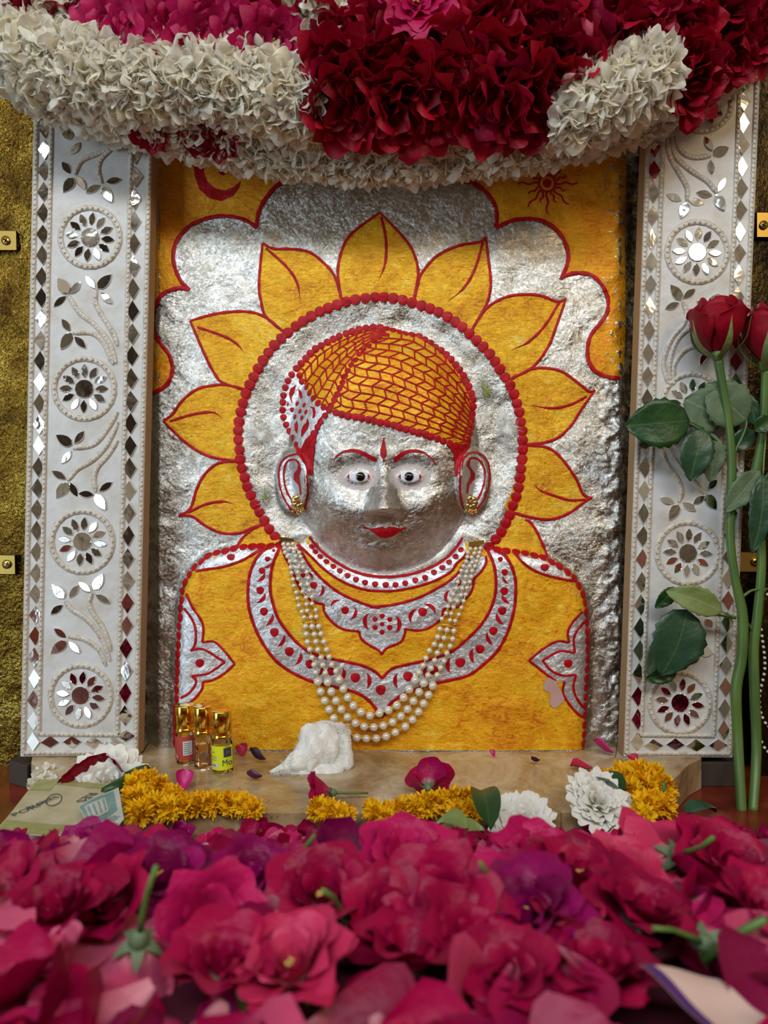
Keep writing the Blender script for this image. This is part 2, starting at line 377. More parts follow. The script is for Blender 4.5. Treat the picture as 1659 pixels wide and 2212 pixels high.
# ---- yellow corners and outer arch line
archL = A([(890, 45), (740, 95), (660, 170), (615, 250), (600, 335)]); archL2 = A([(600, 335), (550, 300), (480, 280), (380, 280), (270, 320), (200, 390), (175, 470), (185, 540), (215, 610), (257, 652)])
archL3 = A([(257, 652), (200, 645), (130, 670), (90, 720), (70, 800), (80, 880), (120, 940), (160, 1000), (170, 1080), (130, 1150), (40, 1195)])
archR = B([(130, 75), (300, 115), (430, 160), (520, 240), (565, 320), (575, 400), (568, 470)]); archR2 = B([(568, 470), (700, 415), (850, 410), (960, 450), (1040, 530), (1085, 640), (1080, 730), (1035, 838)])
archR3 = B([(1045, 822), (1130, 795), (1240, 805), (1320, 870), (1370, 970), (1365, 1080), (1320, 1150), (1250, 1240), (1225, 1340), (1240, 1440), (1300, 1510), (1400, 1545), (1460, 1545)])
sp_ = lambda l: [tuple(q[:2]) for q in cat(l, 7)]
patch('yellow_corner', sp_(archL) + sp_(archL2)[1:] + sp_(archL3)[1:] + [(313, 850), (313, 325), (660, 325)], M['orange'])
patch('yellow_corner', sp_(archR) + sp_(archR2)[1:] + sp_(archR3) + [(1347, 810), (1352, 700), (1350, 520), (1354, 325), (940, 325)], M['orange'])
for l in (archL, archL2, archL3, archR, archR2, archR3): stroke('arch_line', l, 8.5)
stroke('arch_line', [(675, 369), (730, 352), (829, 345), (900, 355), (939, 372)], 8)
patch('crescent_moon', A([(278, -20), (278, 0), (285, 70), (310, 140), (360, 185), (420, 200), (480, 175), (515, 130), (522, 96), (490, 125), (440, 145), (390, 135), (350, 100), (332, 50), (335, 0), (340, -20)]), M['red'], 1.8, 6)
dot(*A([(427, 45)])[0], 9.5, 'moon_dot')
scx, scy = B([(935, 152)])[0]
dot(scx, scy, 9.5, 'sun_disc', off=2.2)
stroke('sun_ring', [(scx + 17.5 * math.cos(a), scy + 17.5 * math.sin(a)) for a in np.linspace(0, 2 * PI, 17)], 4.5)
for i, (ang, ln) in enumerate([(0, 66), (22, 42), (45, 66), (66, 46), (90, 66), (110, 44), (130, 66), (152, 46), (180, 64), (205, 44), (228, 46), (250, 36), (290, 40), (315, 42), (338, 44)]):
    a = math.radians(ang); u = (math.cos(a), math.sin(a)); w = (-u[1], u[0])
    stroke('sun_ray', [(scx + u[0] * r + w[0] * 2.2 * math.sin(q * 1.7), scy + u[1] * r + w[1] * 2.2 * math.sin(q * 1.7)) for q, r in enumerate(np.linspace(18, ln, 7))], [5, 4.6, 4.2, 4, 3.8, 3.4, 2.6])

# ---- halo petals: (side a from tip, side b from tip, vein, extra base)
PT = [
 (A([(1232, 258), (1090, 365), (1040, 450), (1018, 560), (1035, 700)]), A([(1232, 258), (1340, 370), (1400, 450), (1430, 560), (1410, 695)]), A([(1240, 280), (1265, 400), (1260, 520), (1225, 610)])),
 (A([(632, 415), (615, 620), (625, 710), (650, 790), (745, 872)]), A([(632, 415), (690, 443), (780, 445), (870, 460), (940, 510), (1000, 580), (1035, 690)]), A([(650, 440), (760, 540), (810, 620), (828, 720)])),
 (A([(262, 812), (330, 970), (380, 1070), (430, 1130), (550, 1165)]), A([(262, 812), (400, 775), (540, 765), (640, 790), (740, 868)]), A([(300, 845), (430, 890), (500, 930), (545, 985)])),
 (G([(260, 452), (430, 620), (600, 740), (750, 790), (925, 812)]), G([(260, 452), (340, 395), (430, 270), (560, 170), (700, 135), (830, 130), (1000, 180)]), G([(320, 455), (520, 395), (700, 375), (790, 430)])),
 (G([(395, 1302), (520, 1310), (650, 1400), (800, 1460), (950, 1455), (1060, 1410), (1175, 1378)]), G([(395, 1302), (500, 1240), (560, 1060), (640, 920), (760, 830), (925, 815)]), G([(480, 1275), (640, 1200), (800, 1175), (910, 1205)])),
 (B([(495, 535), (510, 660), (532, 850), (520, 960), (490, 1040), (395, 1205)]), B([(495, 535), (460, 570), (300, 600), (150, 670), (40, 790), (8, 880), (-15, 975)]), B([(475, 575), (420, 760), (340, 900), (220, 1000)])),
 (B([(1070, 980), (1000, 1180), (940, 1330), (830, 1470), (680, 1550)]), B([(1070, 980), (1010, 1000), (880, 955), (740, 950), (620, 975), (510, 1040), (440, 1130), (395, 1205)]), B([(1020, 1010), (920, 1170), (800, 1290), (665, 1352)])),
 (H([(1185, 382), (1060, 560), (970, 700), (850, 810), (720, 855), (555, 872)]), H([(1185, 382), (1130, 395), (1020, 310), (900, 225), (780, 190), (640, 190), (540, 230), (425, 290)]), H([(1110, 440), (960, 515), (800, 545), (600, 520)])),
 (H([(1160, 1352), (1110, 1370), (960, 1480), (800, 1540), (640, 1530), (440, 1478)]), H([(1160, 1352), (1080, 1320), (1020, 1190), (920, 1040), (820, 935), (720, 890), (555, 878)]), H([(1100, 1365), (960, 1370), (820, 1330), (690, 1280), (635, 1222)]))]
def ringarc(p, q):
    a0, a1 = math.atan2(p[1] - 948, p[0] - 822), math.atan2(q[1] - 948, q[0] - 822); r0, r1 = math.hypot(p[0] - 822, p[1] - 948) - 5, math.hypot(q[0] - 822, q[1] - 948) - 5
    if a1 - a0 > PI: a1 -= 2 * PI
    if a0 - a1 > PI: a1 += 2 * PI
    return [(822 + (min(r0, 305) + (min(r1, 305) - min(r0, 305)) * s_) * math.cos(a0 + (a1 - a0) * s_), 948 + (min(r0, 305) + (min(r1, 305) - min(r0, 305)) * s_) * math.sin(a0 + (a1 - a0) * s_)) for s_ in np.linspace(0, 1, 12)]
for a, b, vn in PT:
    o = patch('halo_petal', sp_(a) + ringarc(a[-1], b[-1]) + sp_(b)[::-1][:-1], M['petalpaint'])
    strokes('petal_outline', [(a, [5.0] + [6.2] * (len(a) - 1)), (b, [5.0] + [6.2] * (len(b) - 1))], o); stroke('petal_vein', vn, [5.5] + [6.0] * (len(vn) - 2) + [1.2], o, taper=3)
o = patch('halo_petal', G([(1175, 1385), (1050, 1440), (1000, 1480), (925, 1575), (1100, 1565), (1300, 1565), (1290, 1500), (1220, 1420)]), M['petalpaint'], 1.0); stroke('petal_outline', G([(1100, 1405), (1050, 1430), (980, 1490), (925, 1570)]), 6, o)
o = patch('halo_petal', H([(440, 1490), (590, 1550), (660, 1650), (720, 1780), (765, 1885), (560, 1850), (270, 1815), (330, 1680), (400, 1580)]), M['petalpaint'], 1.0); stroke('petal_outline', H([(560, 1545), (600, 1565), (660, 1650), (720, 1780), (760, 1880)]), 6, o)
ring = [(594, 1159)] + G([(1200, 1410), (1160, 1340), (1120, 1270), (1075, 1185), (1040, 1110), (1005, 1030), (985, 945), (955, 850), (945, 765), (940, 680), (930, 590), (935, 495), (945, 405), (965, 325), (990, 240), (1020, 160), (1060, 80)]) + \
    A([(605, 1065), (635, 1015), (690, 940), (760, 875), (830, 820), (915, 770), (1000, 735), (1100, 705), (1240, 690), (1350, 705), (1450, 735)]) + B([(180, 1085), (310, 1170), (410, 1260), (520, 1370), (600, 1490), (680, 1620)]) + \
    H([(500, 560), (515, 655), (530, 750), (535, 850), (535, 950), (525, 1045), (515, 1140), (503, 1235), (483, 1325), (450, 1410), (425, 1495), (385, 1575), (345, 1655), (300, 1715), (240, 1780)])
for x, y in evenly(ring, 20.5): dot(x, y, 11.6 + random.uniform(-.5, .5), 'halo_bead', off=2.6)
# ---- robe
patch('yellow_robe', list(reversed(sp_(chainL))) + [(650, 1170)] + sp_(collarU) + [(1012, 1172)] + sp_(chainR) + [(1258, 1620), (1100, 1621), (900, 1620), (700, 1621), (500, 1619), (380, 1620)], M['yellow'], 1.0)
for x, y in evenly(chainL, 19.5): dot(x, y, 9.6 + random.uniform(-.6, 1.0), 'robe_bead', off=2.4)
for x, y in evenly(chainR, 20): dot(x, y, 9.6 + random.uniform(-.6, 1.0), 'robe_bead', off=2.4)
# choker
lowC = C([(975, 150), (1070, 240), (1150, 320), (1260, 400), (1380, 455), (1500, 485)]) + E([(0, 402), (120, 405), (250, 385), (380, 345), (480, 290)]) + N2([(1000, 500), (1130, 380), (1165, 300)])
ck = patch('choker', sp_(collarU) + list(reversed(sp_(lowC))), M['silver2'], 1.7); strokes('choker_line', [(collarU, 6.0), (lowC, 5.5)], ck, off=2.6)
for p in C([(1075, 168), (1100, 203), (1135, 238), (1178, 275), (1228, 308), (1275, 340), (1330, 375), (1390, 403), (1455, 425), (1528, 436), (1605, 440)]) + E([(28, 365), (90, 368), (150, 368), (208, 358), (268, 340), (327, 325), (380, 293), (430, 265), (470, 232), (508, 198), (540, 158)]):
    dot(p[0], p[1], 6.2, off=2.4, sx=1.1, parent=ck)
def crescent(cx, cy, r, ang, parent, thick=0.55, span=150, off=2.6):
    a0 = math.radians(ang); hs = math.radians(span / 2); out = []; inn = []
    for q in np.linspace(-1, 1, 11):
        th = a0 + hs * q; out.append((cx + r * math.cos(th), cy + r * math.sin(th))); k = r * (1 - thick * (1 - q * q)); inn.append((cx + k * math.cos(th), cy + k * math.sin(th)))
    return patch('red_crescent', out + inn[::-1][1:-1], M['red'], off, 5, parent)
# pendant necklace
up2 = N1([(310, 190), (400, 350), (520, 540), (660, 700), (850, 870), (1050, 1000), (1300, 1110), (1475, 1170)]) + C([(1560, 605)]) + E([(0, 500), (120, 490), (260, 455), (380, 400), (490, 330), (560, 250), (588, 205)])
lo2L = C([(858, 165), (880, 240), (920, 310), (960, 400), (1010, 500), (1080, 560), (1155, 580)]); lo2b = C([(1155, 580), (1165, 640), (1220, 710), (1300, 760), (1410, 775)]); lo2c = C([(1410, 775), (1430, 830), (1480, 870), (1550, 910), (1577, 942)])
lo2d = E([(65, 785), (100, 745), (180, 710), (205, 660), (208, 628)]); lo2e = E([(208, 632), (290, 640), (360, 620), (420, 570), (438, 510)]); lo2f = E([(438, 510), (520, 500), (580, 440), (610, 390), (622, 330), (660, 290), (690, 240), (690, 195)])
nk = patch('pendant_necklace', sp_(up2) + sp_(lo2f)[::-1] + sp_(lo2e)[::-1] + sp_(lo2d)[::-1] + sp_(lo2c)[::-1] + sp_(lo2b)[::-1] + sp_(lo2L)[::-1], M['silver2'], 1.7)
strokes('necklace_line', [(up2, 6.2)] + [(l, 5.4) for l in (lo2L, lo2b, lo2c, lo2d, lo2e, lo2f)], nk, off=2.6)
for x, y, r in C([(1578, 665, 19), (1632, 690, 19), (1632, 748, 20), (1577, 780, 19), (1527, 748, 19), (1527, 688, 19), (1577, 723, 16), (1313, 625, 28), (1088, 445, 26), (1010, 372, 18)]): dot(x, y, r / 3.318, off=2.4, parent=nk)
for x, y, r in E([(312, 530, 27), (525, 355, 20)]): dot(x, y, r / 2.765, off=2.4, parent=nk)
for x, y, r, a in C([(1500, 705, 62, 180), (1350, 640, 50, 20), (1250, 590, 42, 235), (1120, 480, 45, 15), (1045, 385, 36, -40)]): crescent(x, y, r / 3.318, a, nk, 0.5)
for x, y, r, a in E([(135, 605, 52, 0), (345, 525, 45, -50), (275, 560, 48, 200), (480, 440, 40, 190)]): crescent(x, y, r / 2.765, a, nk, 0.5)
# yoke
yoL = C([(780, 160), (700, 220), (655, 290), (625, 380), (615, 500), (625, 620), (670, 760), (740, 890), (830, 1000), (950, 1080), (1090, 1140), (1250, 1178), (1380, 1210), (1480, 1270), (1575, 1385)]); yiL = C([(850, 160), (800, 270), (780, 360), (775, 480), (795, 580), (830, 680), (890, 770), (960, 850), (1050, 920), (1150, 960), (1300, 990), (1430, 1020), (1520, 1060), (1578, 1112)])
yiR = E([(700, 160), (735, 240), (750, 330), (745, 430), (710, 530), (650, 620), (570, 700), (480, 770), (350, 815), (220, 845), (130, 870), (68, 928)]); yoR = E([(740, 160), (800, 190), (840, 250), (865, 330), (868, 420), (858, 520), (820, 650), (760, 760), (680, 840), (580, 910), (400, 955), (250, 1000), (130, 1068), (68, 1160)])
yk = patch('robe_yoke', sp_(yoL) + sp_(yoR)[::-1][1:] + sp_(yiR) + sp_(yiL)[::-1][1:], M['silver2'], 1.6)
strokes('yoke_line', [(yoL, 6.6), (yiL, 6.6), (yoR, 6.8), (yiR, 6.6)], yk, off=2.6)
for x, y, r in C([(755, 257, 19), (800, 195, 12), (715, 340, 24), (703, 482, 28), (730, 633, 30), (805, 782, 32), (912, 920, 33), (1060, 1010, 33), (1215, 1060, 32), (1385, 1108, 35), (1568, 1195, 37)]): dot(x, y, r / 3.318, off=2.4, parent=yk)
for x, y, r in E([(777, 215, 15), (803, 293, 20), (800, 405, 24), (787, 523, 26), (735, 643, 26), (655, 752, 28), (537, 832, 30), (378, 878, 28), (225, 915, 30)]): dot(x, y, r / 2.765, off=2.4, parent=yk)
for x, y, r, a in C([(690, 370, 50, 40), (690, 520, 52, 40), (745, 680, 55, 30), (830, 830, 54, 30), (950, 960, 56, 25), (1110, 1040, 54, 15), (1262, 1080, 56, 10), (1440, 1130, 62, 0), (745, 290, 34, 60)]): crescent(x, y, r / 3.318, a, yk, 0.5, 130)
for x, y, r, a in E([(820, 330, 30, 140), (825, 440, 40, 140), (795, 560, 46, 150), (735, 680, 46, 155), (640, 790, 50, 175), (500, 850, 50, 180), (360, 890, 46, 180), (185, 940, 50, 180)]): crescent(x, y, r / 2.765, a, yk, 0.5, 130)
# shoulder leaves and sleeve motifs
sh = patch('shoulder_leaf', C([(235, 330), (275, 290), (350, 240), (430, 210), (520, 185), (700, 178), (640, 225), (560, 270), (430, 312), (330, 328)]), M['silver2'], 1.7); stroke('leaf_line', C([(720, 178), (640, 228), (560, 272), (430, 314), (330, 328), (240, 345)]), 5.5, sh, off=2.6); dot(*C([(493, 242)])[0], 7, off=2.4, sx=1.3, parent=sh)
sh = patch('shoulder_leaf', E([(870, 180), (990, 205), (1090, 245), (1160, 290), (1215, 345), (1120, 325), (1000, 290), (920, 240)]), M['silver2'], 1.7); stroke('leaf_line', E([(860, 175), (920, 242), (1000, 292), (1120, 328), (1215, 345)]), 5.5, sh, off=2.6); dot(*E([(1043, 263)])[0], 7.5, off=2.4, sx=1.3, parent=sh)
oL = [C([(172, 505), (215, 600), (270, 680), (295, 750), (288, 855)]), C([(288, 855), (370, 850), (440, 910), (520, 1010)]), C([(520, 1010), (440, 1080), (360, 1125), (292, 1137)]), C([(292, 1137), (285, 1190), (240, 1250), (190, 1290)])]
iL = [C([(155, 610), (215, 690), (240, 770), (235, 870), (205, 918)]), C([(205, 915), (270, 900), (330, 920), (390, 960), (450, 995)]), C([(450, 995), (390, 1040), (320, 1080), (210, 1098)]), C([(215, 1098), (242, 1125), (235, 1165), (190, 1220), (130, 1255)])]
oR = [E([(1268, 528), (1210, 590), (1180, 650), (1187, 715)]), E([(1187, 715), (1120, 705), (1040, 745), (947, 820)]), E([(947, 820), (1010, 870), (1075, 920), (1110, 940)]), E([(1160, 945), (1150, 1010), (1180, 1070), (1230, 1130), (1270, 1160)])]
iR = [E([(1278, 590), (1230, 650), (1215, 700), (1222, 775)]), E([(1222, 775), (1130, 765), (1028, 820)]), E([(1028, 820), (1080, 880), (1150, 910), (1228, 905)]), E([(1228, 905), (1213, 980), (1230, 1040), (1270, 1100)])]
for out, inn, close, dc_ in ((oL, iL, C([(118, 1290), (125, 900), (135, 600)]), C([(270, 1003)])[0]), (oR, iR, E([(1283, 1165), (1297, 850), (1290, 540)]), E([(1182, 838)])[0])):
    s_ = patch('sleeve_motif', sum([sp_(l) for l in out], []) + close, M['silver2'], 1.7)
    strokes('motif_line', [(l, 5.2) for l in out + inn], s_, off=2.6); dot(dc_[0], dc_[1], 9.5, off=2.4, parent=s_)
M['peel'] = mat('peeled_plaster', (0.50, 0.30, 0.26), 0.8)
patch('peeled_patch', E([(1050, 930), (1110, 925), (1120, 970), (1150, 1020), (1155, 1060), (1100, 1105), (1070, 1070), (1075, 1020), (1035, 990)]), M['peel'], 3.0, 8, curve=6)
# ---- turban
edgeL = T1([(820 - 0, 0)]) and T1([(1530, 110), (1330, 120), (1110, 180), (900, 260), (690, 370), (580, 440), (495, 530), (410, 620), (340, 700)])
inch = T1([(340, 700), (375, 790), (400, 870), (465, 955), (510, 1040), (560, 1120), (630, 1190), (710, 1250), (800, 1290)])
lowT = T1([(800, 1290), (885, 1330), (990, 1360), (1095, 1385), (1200, 1400), (1300, 1420), (1400, 1440), (1510, 1470)]) + T2([(230, 1490), (335, 1515), (440, 1555), (545, 1580), (655, 1610), (770, 1640), (885, 1680), (990, 1715), (1100, 1760), (1200, 1800), (1320, 1830)])
edgeR = T2([(40, 110), (140, 110), (255, 135), (360, 155), (470, 185), (580, 210), (685, 235), (770, 280), (850, 330), (940, 400), (1020, 450), (1100, 520), (1170, 590), (1230, 660), (1300, 750), (1350, 830), (1390, 920), (1430, 1010), (1460, 1110), (1475, 1210), (1480, 1320), (1475, 1430), (1465, 1540), (1440, 1630), (1420, 1720), (1400, 1800)])
divd = T1([(1610, 210), (1510, 270), (1420, 330), (1330, 400), (1250, 475), (1200, 550), (1130, 630), (1080, 710), (1030, 800), (1010, 870), (960, 960), (920, 1060), (870, 1160), (830, 1230)])
tri1 = T1([(330, 700), (265, 790), (205, 890), (170, 990), (145, 1100), (135, 1210), (135, 1310), (150, 1415), (190, 1520), (235, 1620), (275, 1705), (325, 1805), (370, 1880)])
tri2 = T1([(740, 1375), (685, 1455), (630, 1540), (570, 1630), (515, 1730), (465, 1810), (420, 1870)])
tb = patch('turban', sp_(edgeL)[::-1] + sp_(edgeR)[1:] + sp_(lowT)[::-1] + sp_(inch)[::-1][1:-1], M['yellow'], 1.2, 6)
hs_ = patch('hair_ornament', sp_(tri1) + sp_(tri2)[::-1] + [T1([(800, 1290)])[0]] + sp_(inch)[::-1][1:-1], M['silver2'], 1.2, 6)
for l, r_ in ((edgeL, 8), (edgeR, 8.2), (divd, 7), (inch, 7.4), (lowT, 8)):
    for x, y in evenly(l, 14.5): dot(x, y, r_ + random.uniform(-.4, .5), 'turban_bead', off=2.8, parent=tb)
for l in (tri1, tri2):
    for x, y in evenly(l, 15.5): dot(x, y, 7.3, 'ornament_bead', off=2.8, parent=hs_)
for x, y in T1([(340, 1205), (440, 1225), (272, 1295), (380, 1315), (468, 1325), (305, 1395), (405, 1410)]): dot(x, y, 5.7, off=2.2, parent=hs_)
for pl in ([(330, 935), (250, 990), (225, 1060), (245, 1150), (275, 1215), (265, 1110), (300, 1060)], [(360, 985), (405, 1040), (420, 1110), (395, 1145), (365, 1080)], [(510, 1240), (590, 1260), (612, 1330), (600, 1400), (560, 1420), (570, 1340), (560, 1280)],
           [(340, 1455), (355, 1520), (350, 1600), (340, 1640), (305, 1580), (305, 1500)], [(490, 1420), (515, 1480), (500, 1560), (450, 1630), (400, 1690), (400, 1590), (430, 1520), (470, 1480)], [(210, 1180), (222, 1210), (205, 1255), (195, 1220)]):
    patch('ornament_mark', T1(pl), M['red'], 2.0, 5, hs_)
def coons(Lc, Uc, Dc, Ec):
    def ev(c, t):
        c = np.array([q[:2] for q in c]); d = np.r_[0, np.cumsum(np.linalg.norm(np.diff(c, axis=0), axis=1))]; t = t * d[-1]
        return np.array([np.interp(t, d, c[:, 0]), np.interp(t, d, c[:, 1])])
    c00, c10, c01, c11 = ev(Lc, 0), ev(Lc, 1), ev(Uc, 0), ev(Uc, 1)
    return lambda s, t: (1 - t) * ev(Lc, s) + t * ev(Uc, s) + (1 - s) * ev(Dc, t) + s * ev(Ec, t) - ((1 - s) * (1 - t) * c00 + s * (1 - t) * c10 + (1 - s) * t * c01 + s * t * c11)
def herring(fn, rows, gap, slant, w):
    lst = []
    for i in range(1, rows): lst.append(([tuple(fn(s, i / rows)) for s in np.linspace(0, 1, 13)], w))
    for i in range(rows):
        t0, t1 = i / rows, (i + 1) / rows; a = np.array([fn(s, (t0 + t1) / 2) for s in np.linspace(0, 1, 30)]); ln = float(np.sum(np.linalg.norm(np.diff(a, axis=0), axis=1)))
        n = max(2, round(ln / gap)); sl = slant / ln
        for k in range(n):
            s0 = (k + 0.3) / n; s1 = s0 + sl
            if i % 2: s0, s1 = s1, s0
            if max(s0, s1) > 1.0: continue
            p0, p1 = fn(s0, t0), fn(s1, t1)
            if np.linalg.norm(p1 - p0) < 6: continue
            lst.append(([tuple(p0), tuple((p0 + p1) / 2 + 0.6 * np.array([0, 1])), tuple(p1)], w, 0, 7))
    return lst
iE = edgeR.index(T2([(1475, 1210)])[0]) if T2([(1475, 1210)])[0] in edgeR else 19
J = divd[-1]; Ut = [divd[0]] + T2([(400, 200)]) + edgeR[5:iE + 1]
fn = coons([J] + lowT[1:], Ut, [J] + divd[::-1][1:], edgeR[iE:][::-1])
strokes('turban_line', herring(fn, 12, 27, 13, 3.3), tb, off=2.2)
fn = coons([inch[0]] + edgeL[::-1][1:] + [(833, 716)], [inch[-1], divd[-1]] + divd[::-1][1:], inch, [(833, 716), divd[0]])
strokes('turban_line', herring(fn, 6, 21, 10, 3.1), tb, off=2.2)
# sideburns, tilak, brows, lips
patch('sideburn', F([(385, 590), (358, 670), (335, 750), (323, 860), (320, 957), (285, 957), (280, 900), (258, 855), (222, 818), (205, 770), (248, 800), (275, 745), (330, 690), (350, 630)]), M['red'], 2.2, 6)
patch('sideburn', F([(1120, 760), (1180, 775), (1262, 765), (1258, 795), (1222, 832), (1206, 880), (1200, 965), (1168, 966), (1170, 890), (1160, 830)]), M['red'], 2.2, 6)
patch('forehead_mark', N([(793, 15), (812, 90), (830, 180), (833, 235), (815, 280), (793, 291), (765, 275), (750, 225), (757, 160), (775, 95)]), M['red'], 2.0, 5); dot(*N([(797, 313)])[0], 2.8, off=2)
patch('eyebrow', N([(150, 345), (200, 255), (290, 190), (390, 168), (480, 175), (580, 215), (680, 275), (708, 300), (708, 325), (680, 332), (600, 290), (510, 235), (400, 205), (300, 212), (220, 262)]), M['red'], 2.0, 4)
patch('eyebrow', N([(915, 300), (920, 280), (1000, 215), (1100, 178), (1200, 172), (1300, 205), (1380, 270), (1430, 330), (1458, 392), (1440, 370), (1390, 300), (1300, 225), (1200, 208), (1100, 218), (1020, 265), (950, 335), (925, 340)]), M['red'], 2.0, 4)
patch('lips', N([(533, 1140), (560, 1132), (620, 1155), (700, 1145), (780, 1130), (820, 1155), (860, 1128), (930, 1135), (1000, 1155), (1050, 1138), (1085, 1140), (1080, 1155), (1020, 1175), (960, 1215), (900, 1255), (820, 1275), (740, 1262), (680, 1215), (620, 1170), (560, 1158)]), M['red'], 2.0, 4)
# eyes: enamel almond, red corners, iris, pupil
for cx, ic in ((N([(483, 510)])[0][0], N([(507, 513)])[0]), (N([(1120, 510)])[0][0], N([(1107, 513)])[0])):
    cy = N([(0, 513)])[0][1]; base = float(HS(cx, cy)) + 1.0; a_, b_ = 25.5, 13.0; v = []; f = []; n = 24
    def eyeh(x, y): return base + 6.5 * (1 - ((x - cx) / 30) ** 2 - ((y - cy) / 22) ** 2)
    rings = [0, 0.35, 0.7, 1.0, 1.02]
    for j, rr_ in enumerate(rings[1:]):
        for k_ in range(n):
            th = 2 * PI * k_ / n; x = cx + a_ * rr_ * math.cos(th); y = cy + b_ * rr_ * (abs(math.sin(th)) ** 1.25) * (1 if math.sin(th) > 0 else -1)
            v.append(P(x, y, eyeh(x, y) - (12 if j == 3 else 0)))
    v.append(P(cx, cy, eyeh(cx, cy))); c_ = len(v) - 1
    for k_ in range(n):
        f.append((c_, (k_ + 1) % n, k_))
        for j in range(3): f.append((j * n + k_, j * n + (k_ + 1) % n, (j + 1) * n + (k_ + 1) % n, (j + 1) * n + k_))
    eye = obj('eye', mesh('eye', v, [tuple(reversed(q)) for q in f], M['eyewhite']), idol)
    def disc(name, r, m, off, squash=1.0, dx=0):
        vv = [P(ic[0] + dx, ic[1], eyeh(*ic) + off + 2.2)]; ff = []
        for j, q in enumerate((0.6, 1.0)):
            for k_ in range(20):
                th = 2 * PI * k_ / 20; x = ic[0] + dx + r * q * math.cos(th); y = ic[1] + r * q * math.sin(th); vv.append(P(x, y, eyeh(x, y) + off + 2.2 * (1 - q * q)))
        for k_ in range(20): ff.append((0, 1 + k_, 1 + (k_ + 1) % 20)); ff.append((1 + k_, 21 + k_, 21 + (k_ + 1) % 20, 1 + (k_ + 1) % 20))
        obj(name, mesh(name, vv, ff, m), eye)
    disc('iris_rim', 10.6, M['irisrim'], 0.4); disc('pupil', 9.2, M['black'], 0.9)
    for sgn in (-1, 1):
        vv = []
        for q in ((1.0, 0), (0.80, 0.50), (0.78, 0), (0.80, -0.50)):
            x = cx + sgn * a_ * q[0]; y = cy + b_ * q[1]; vv.append(P(x, y, eyeh(x, y) + 0.5))
        obj('eye_corner', mesh('eye_corner', vv, [(0, 1, 2), (0, 2, 3)], M['red']), eye)
# ears: pinna outlines on the raised ear
earL = idol; 
for nm, loops, com in (('ear', [F([(283, 960), (292, 1040), (285, 1110), (268, 1165)]), F([(270, 885), (245, 845), (222, 832), (170, 845), (130, 880), (115, 940), (120, 1010), (140, 1080), (180, 1150), (215, 1185)]), F([(240, 905), (225, 872), (190, 865), (160, 885), (147, 930), (150, 1000), (168, 1060), (198, 1115)])],
        [(235, 893), (250, 920), (237, 960), (242, 1000), (252, 1070), (244, 1080), (235, 1020), (205, 985), (205, 950), (225, 925)]),
        ('ear', [F([(1203, 960), (1200, 1040), (1208, 1120), (1222, 1160)]), F([(1210, 905), (1225, 855), (1260, 825), (1300, 823), (1345, 848), (1372, 900), (1378, 980), (1362, 1060), (1325, 1130), (1285, 1170)]), F([(1245, 885), (1262, 858), (1290, 855), (1325, 878), (1347, 930), (1345, 995), (1325, 1060), (1300, 1110)])],
        [(1245, 875), (1240, 900), (1262, 930), (1265, 960), (1243, 1010), (1240, 1062), (1248, 1072), (1256, 1020), (1287, 980), (1290, 950), (1270, 920), (1256, 900), (1262, 872)])):
    cx = 632 if loops[0][0][0] < 800 else 1021
    e_ = patch(nm, [(cx + 33 * math.cos(a), 1042 + 64 * math.sin(a)) for a in np.linspace(0, 2 * PI, 24, endpoint=False)], M['silver2'], 1.2, 7)
    strokes('ear_line', [(l, 4.0) for l in loops], e_, off=2.8); patch('ear_mark', F(com), M['red'], 2.6, 4, e_)
# ---------------------------------------------------------------- setting: walls, floor, marble ledge
m = mat('hammered_gold', (0.42, 0.25, 0.045), 0.24, 1.0); t = NT(m); v = t.tc()
t.l(t.ramp(t.noise(v, 25, 5, 0.6), [(0.3, (0.05, 0.022, 0.005)), (0.5, (0.17, 0.10, 0.016)), (0.75, (0.34, 0.24, 0.05))]), t.b.inputs['Base Color'])
b1 = t.bump(t.noise(v, 330, 3, 0.55, 0.4), 0.0016); t.l(t.bump(t.noise(v, 60, 2), 0.003, 1.0, b1), t.b.inputs['Normal']); M['gold_wall'] = m
m = mat('dark_gold_metal', (0.05, 0.032, 0.012), 0.32, 0.9); t = NT(m); v = t.tc((1, 1, 0.5))
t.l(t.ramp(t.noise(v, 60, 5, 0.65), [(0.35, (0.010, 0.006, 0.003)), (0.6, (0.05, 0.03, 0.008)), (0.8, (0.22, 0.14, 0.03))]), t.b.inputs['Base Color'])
t.l(t.bump(t.noise(v, 300, 3, 0.6), 0.0018), t.b.inputs['Normal']); M['darkgold'] = m
m = mat('red_lacquer_floor', (0.16, 0.018, 0.008), 0.22); t = NT(m); v = t.tc((0.4, 1, 1))
t.l(t.ramp(t.noise(v, 40, 5), [(0.3, (0.09, 0.010, 0.005)), (0.7, (0.22, 0.028, 0.010))]), t.b.inputs['Base Color']); M['floor'] = m
def slab(name, x0, x1, d0, d1, z0, z1, m, kind=None, parent=None):
    v, f = box(x0, x1, d0, d1, z0, z1); me = mesh(name, v, f, m, False); bm = bmesh.new(); bm.from_mesh(me); bmesh.ops.recalc_face_normals(bm, faces=bm.faces); bm.to_mesh(me); bm.free()
    o = obj(name, me, parent)
    if kind: o['kind'] = kind
    return o
slab('wall_left', -2100, -520, -90, -60, -570, 1500, M['gold_wall'], 'structure')
slab('wall_right', 560, 2100, -90, -60, -570, 1500, M['darkgold'], 'structure')  # gold wall darkened in its colour for garland shade and dark reflections
slab('wall_back', -525, 565, -90, -56, -570, 1500, M['stone'], 'structure')
slab('floor', -2100, 2100, -60, 1900, -600, -570, M['floor'], 'structure')
m = mat('cream_marble', (0.5, 0.38, 0.24), 0.22); t = NT(m); v = t.tc((1, 1, 1))
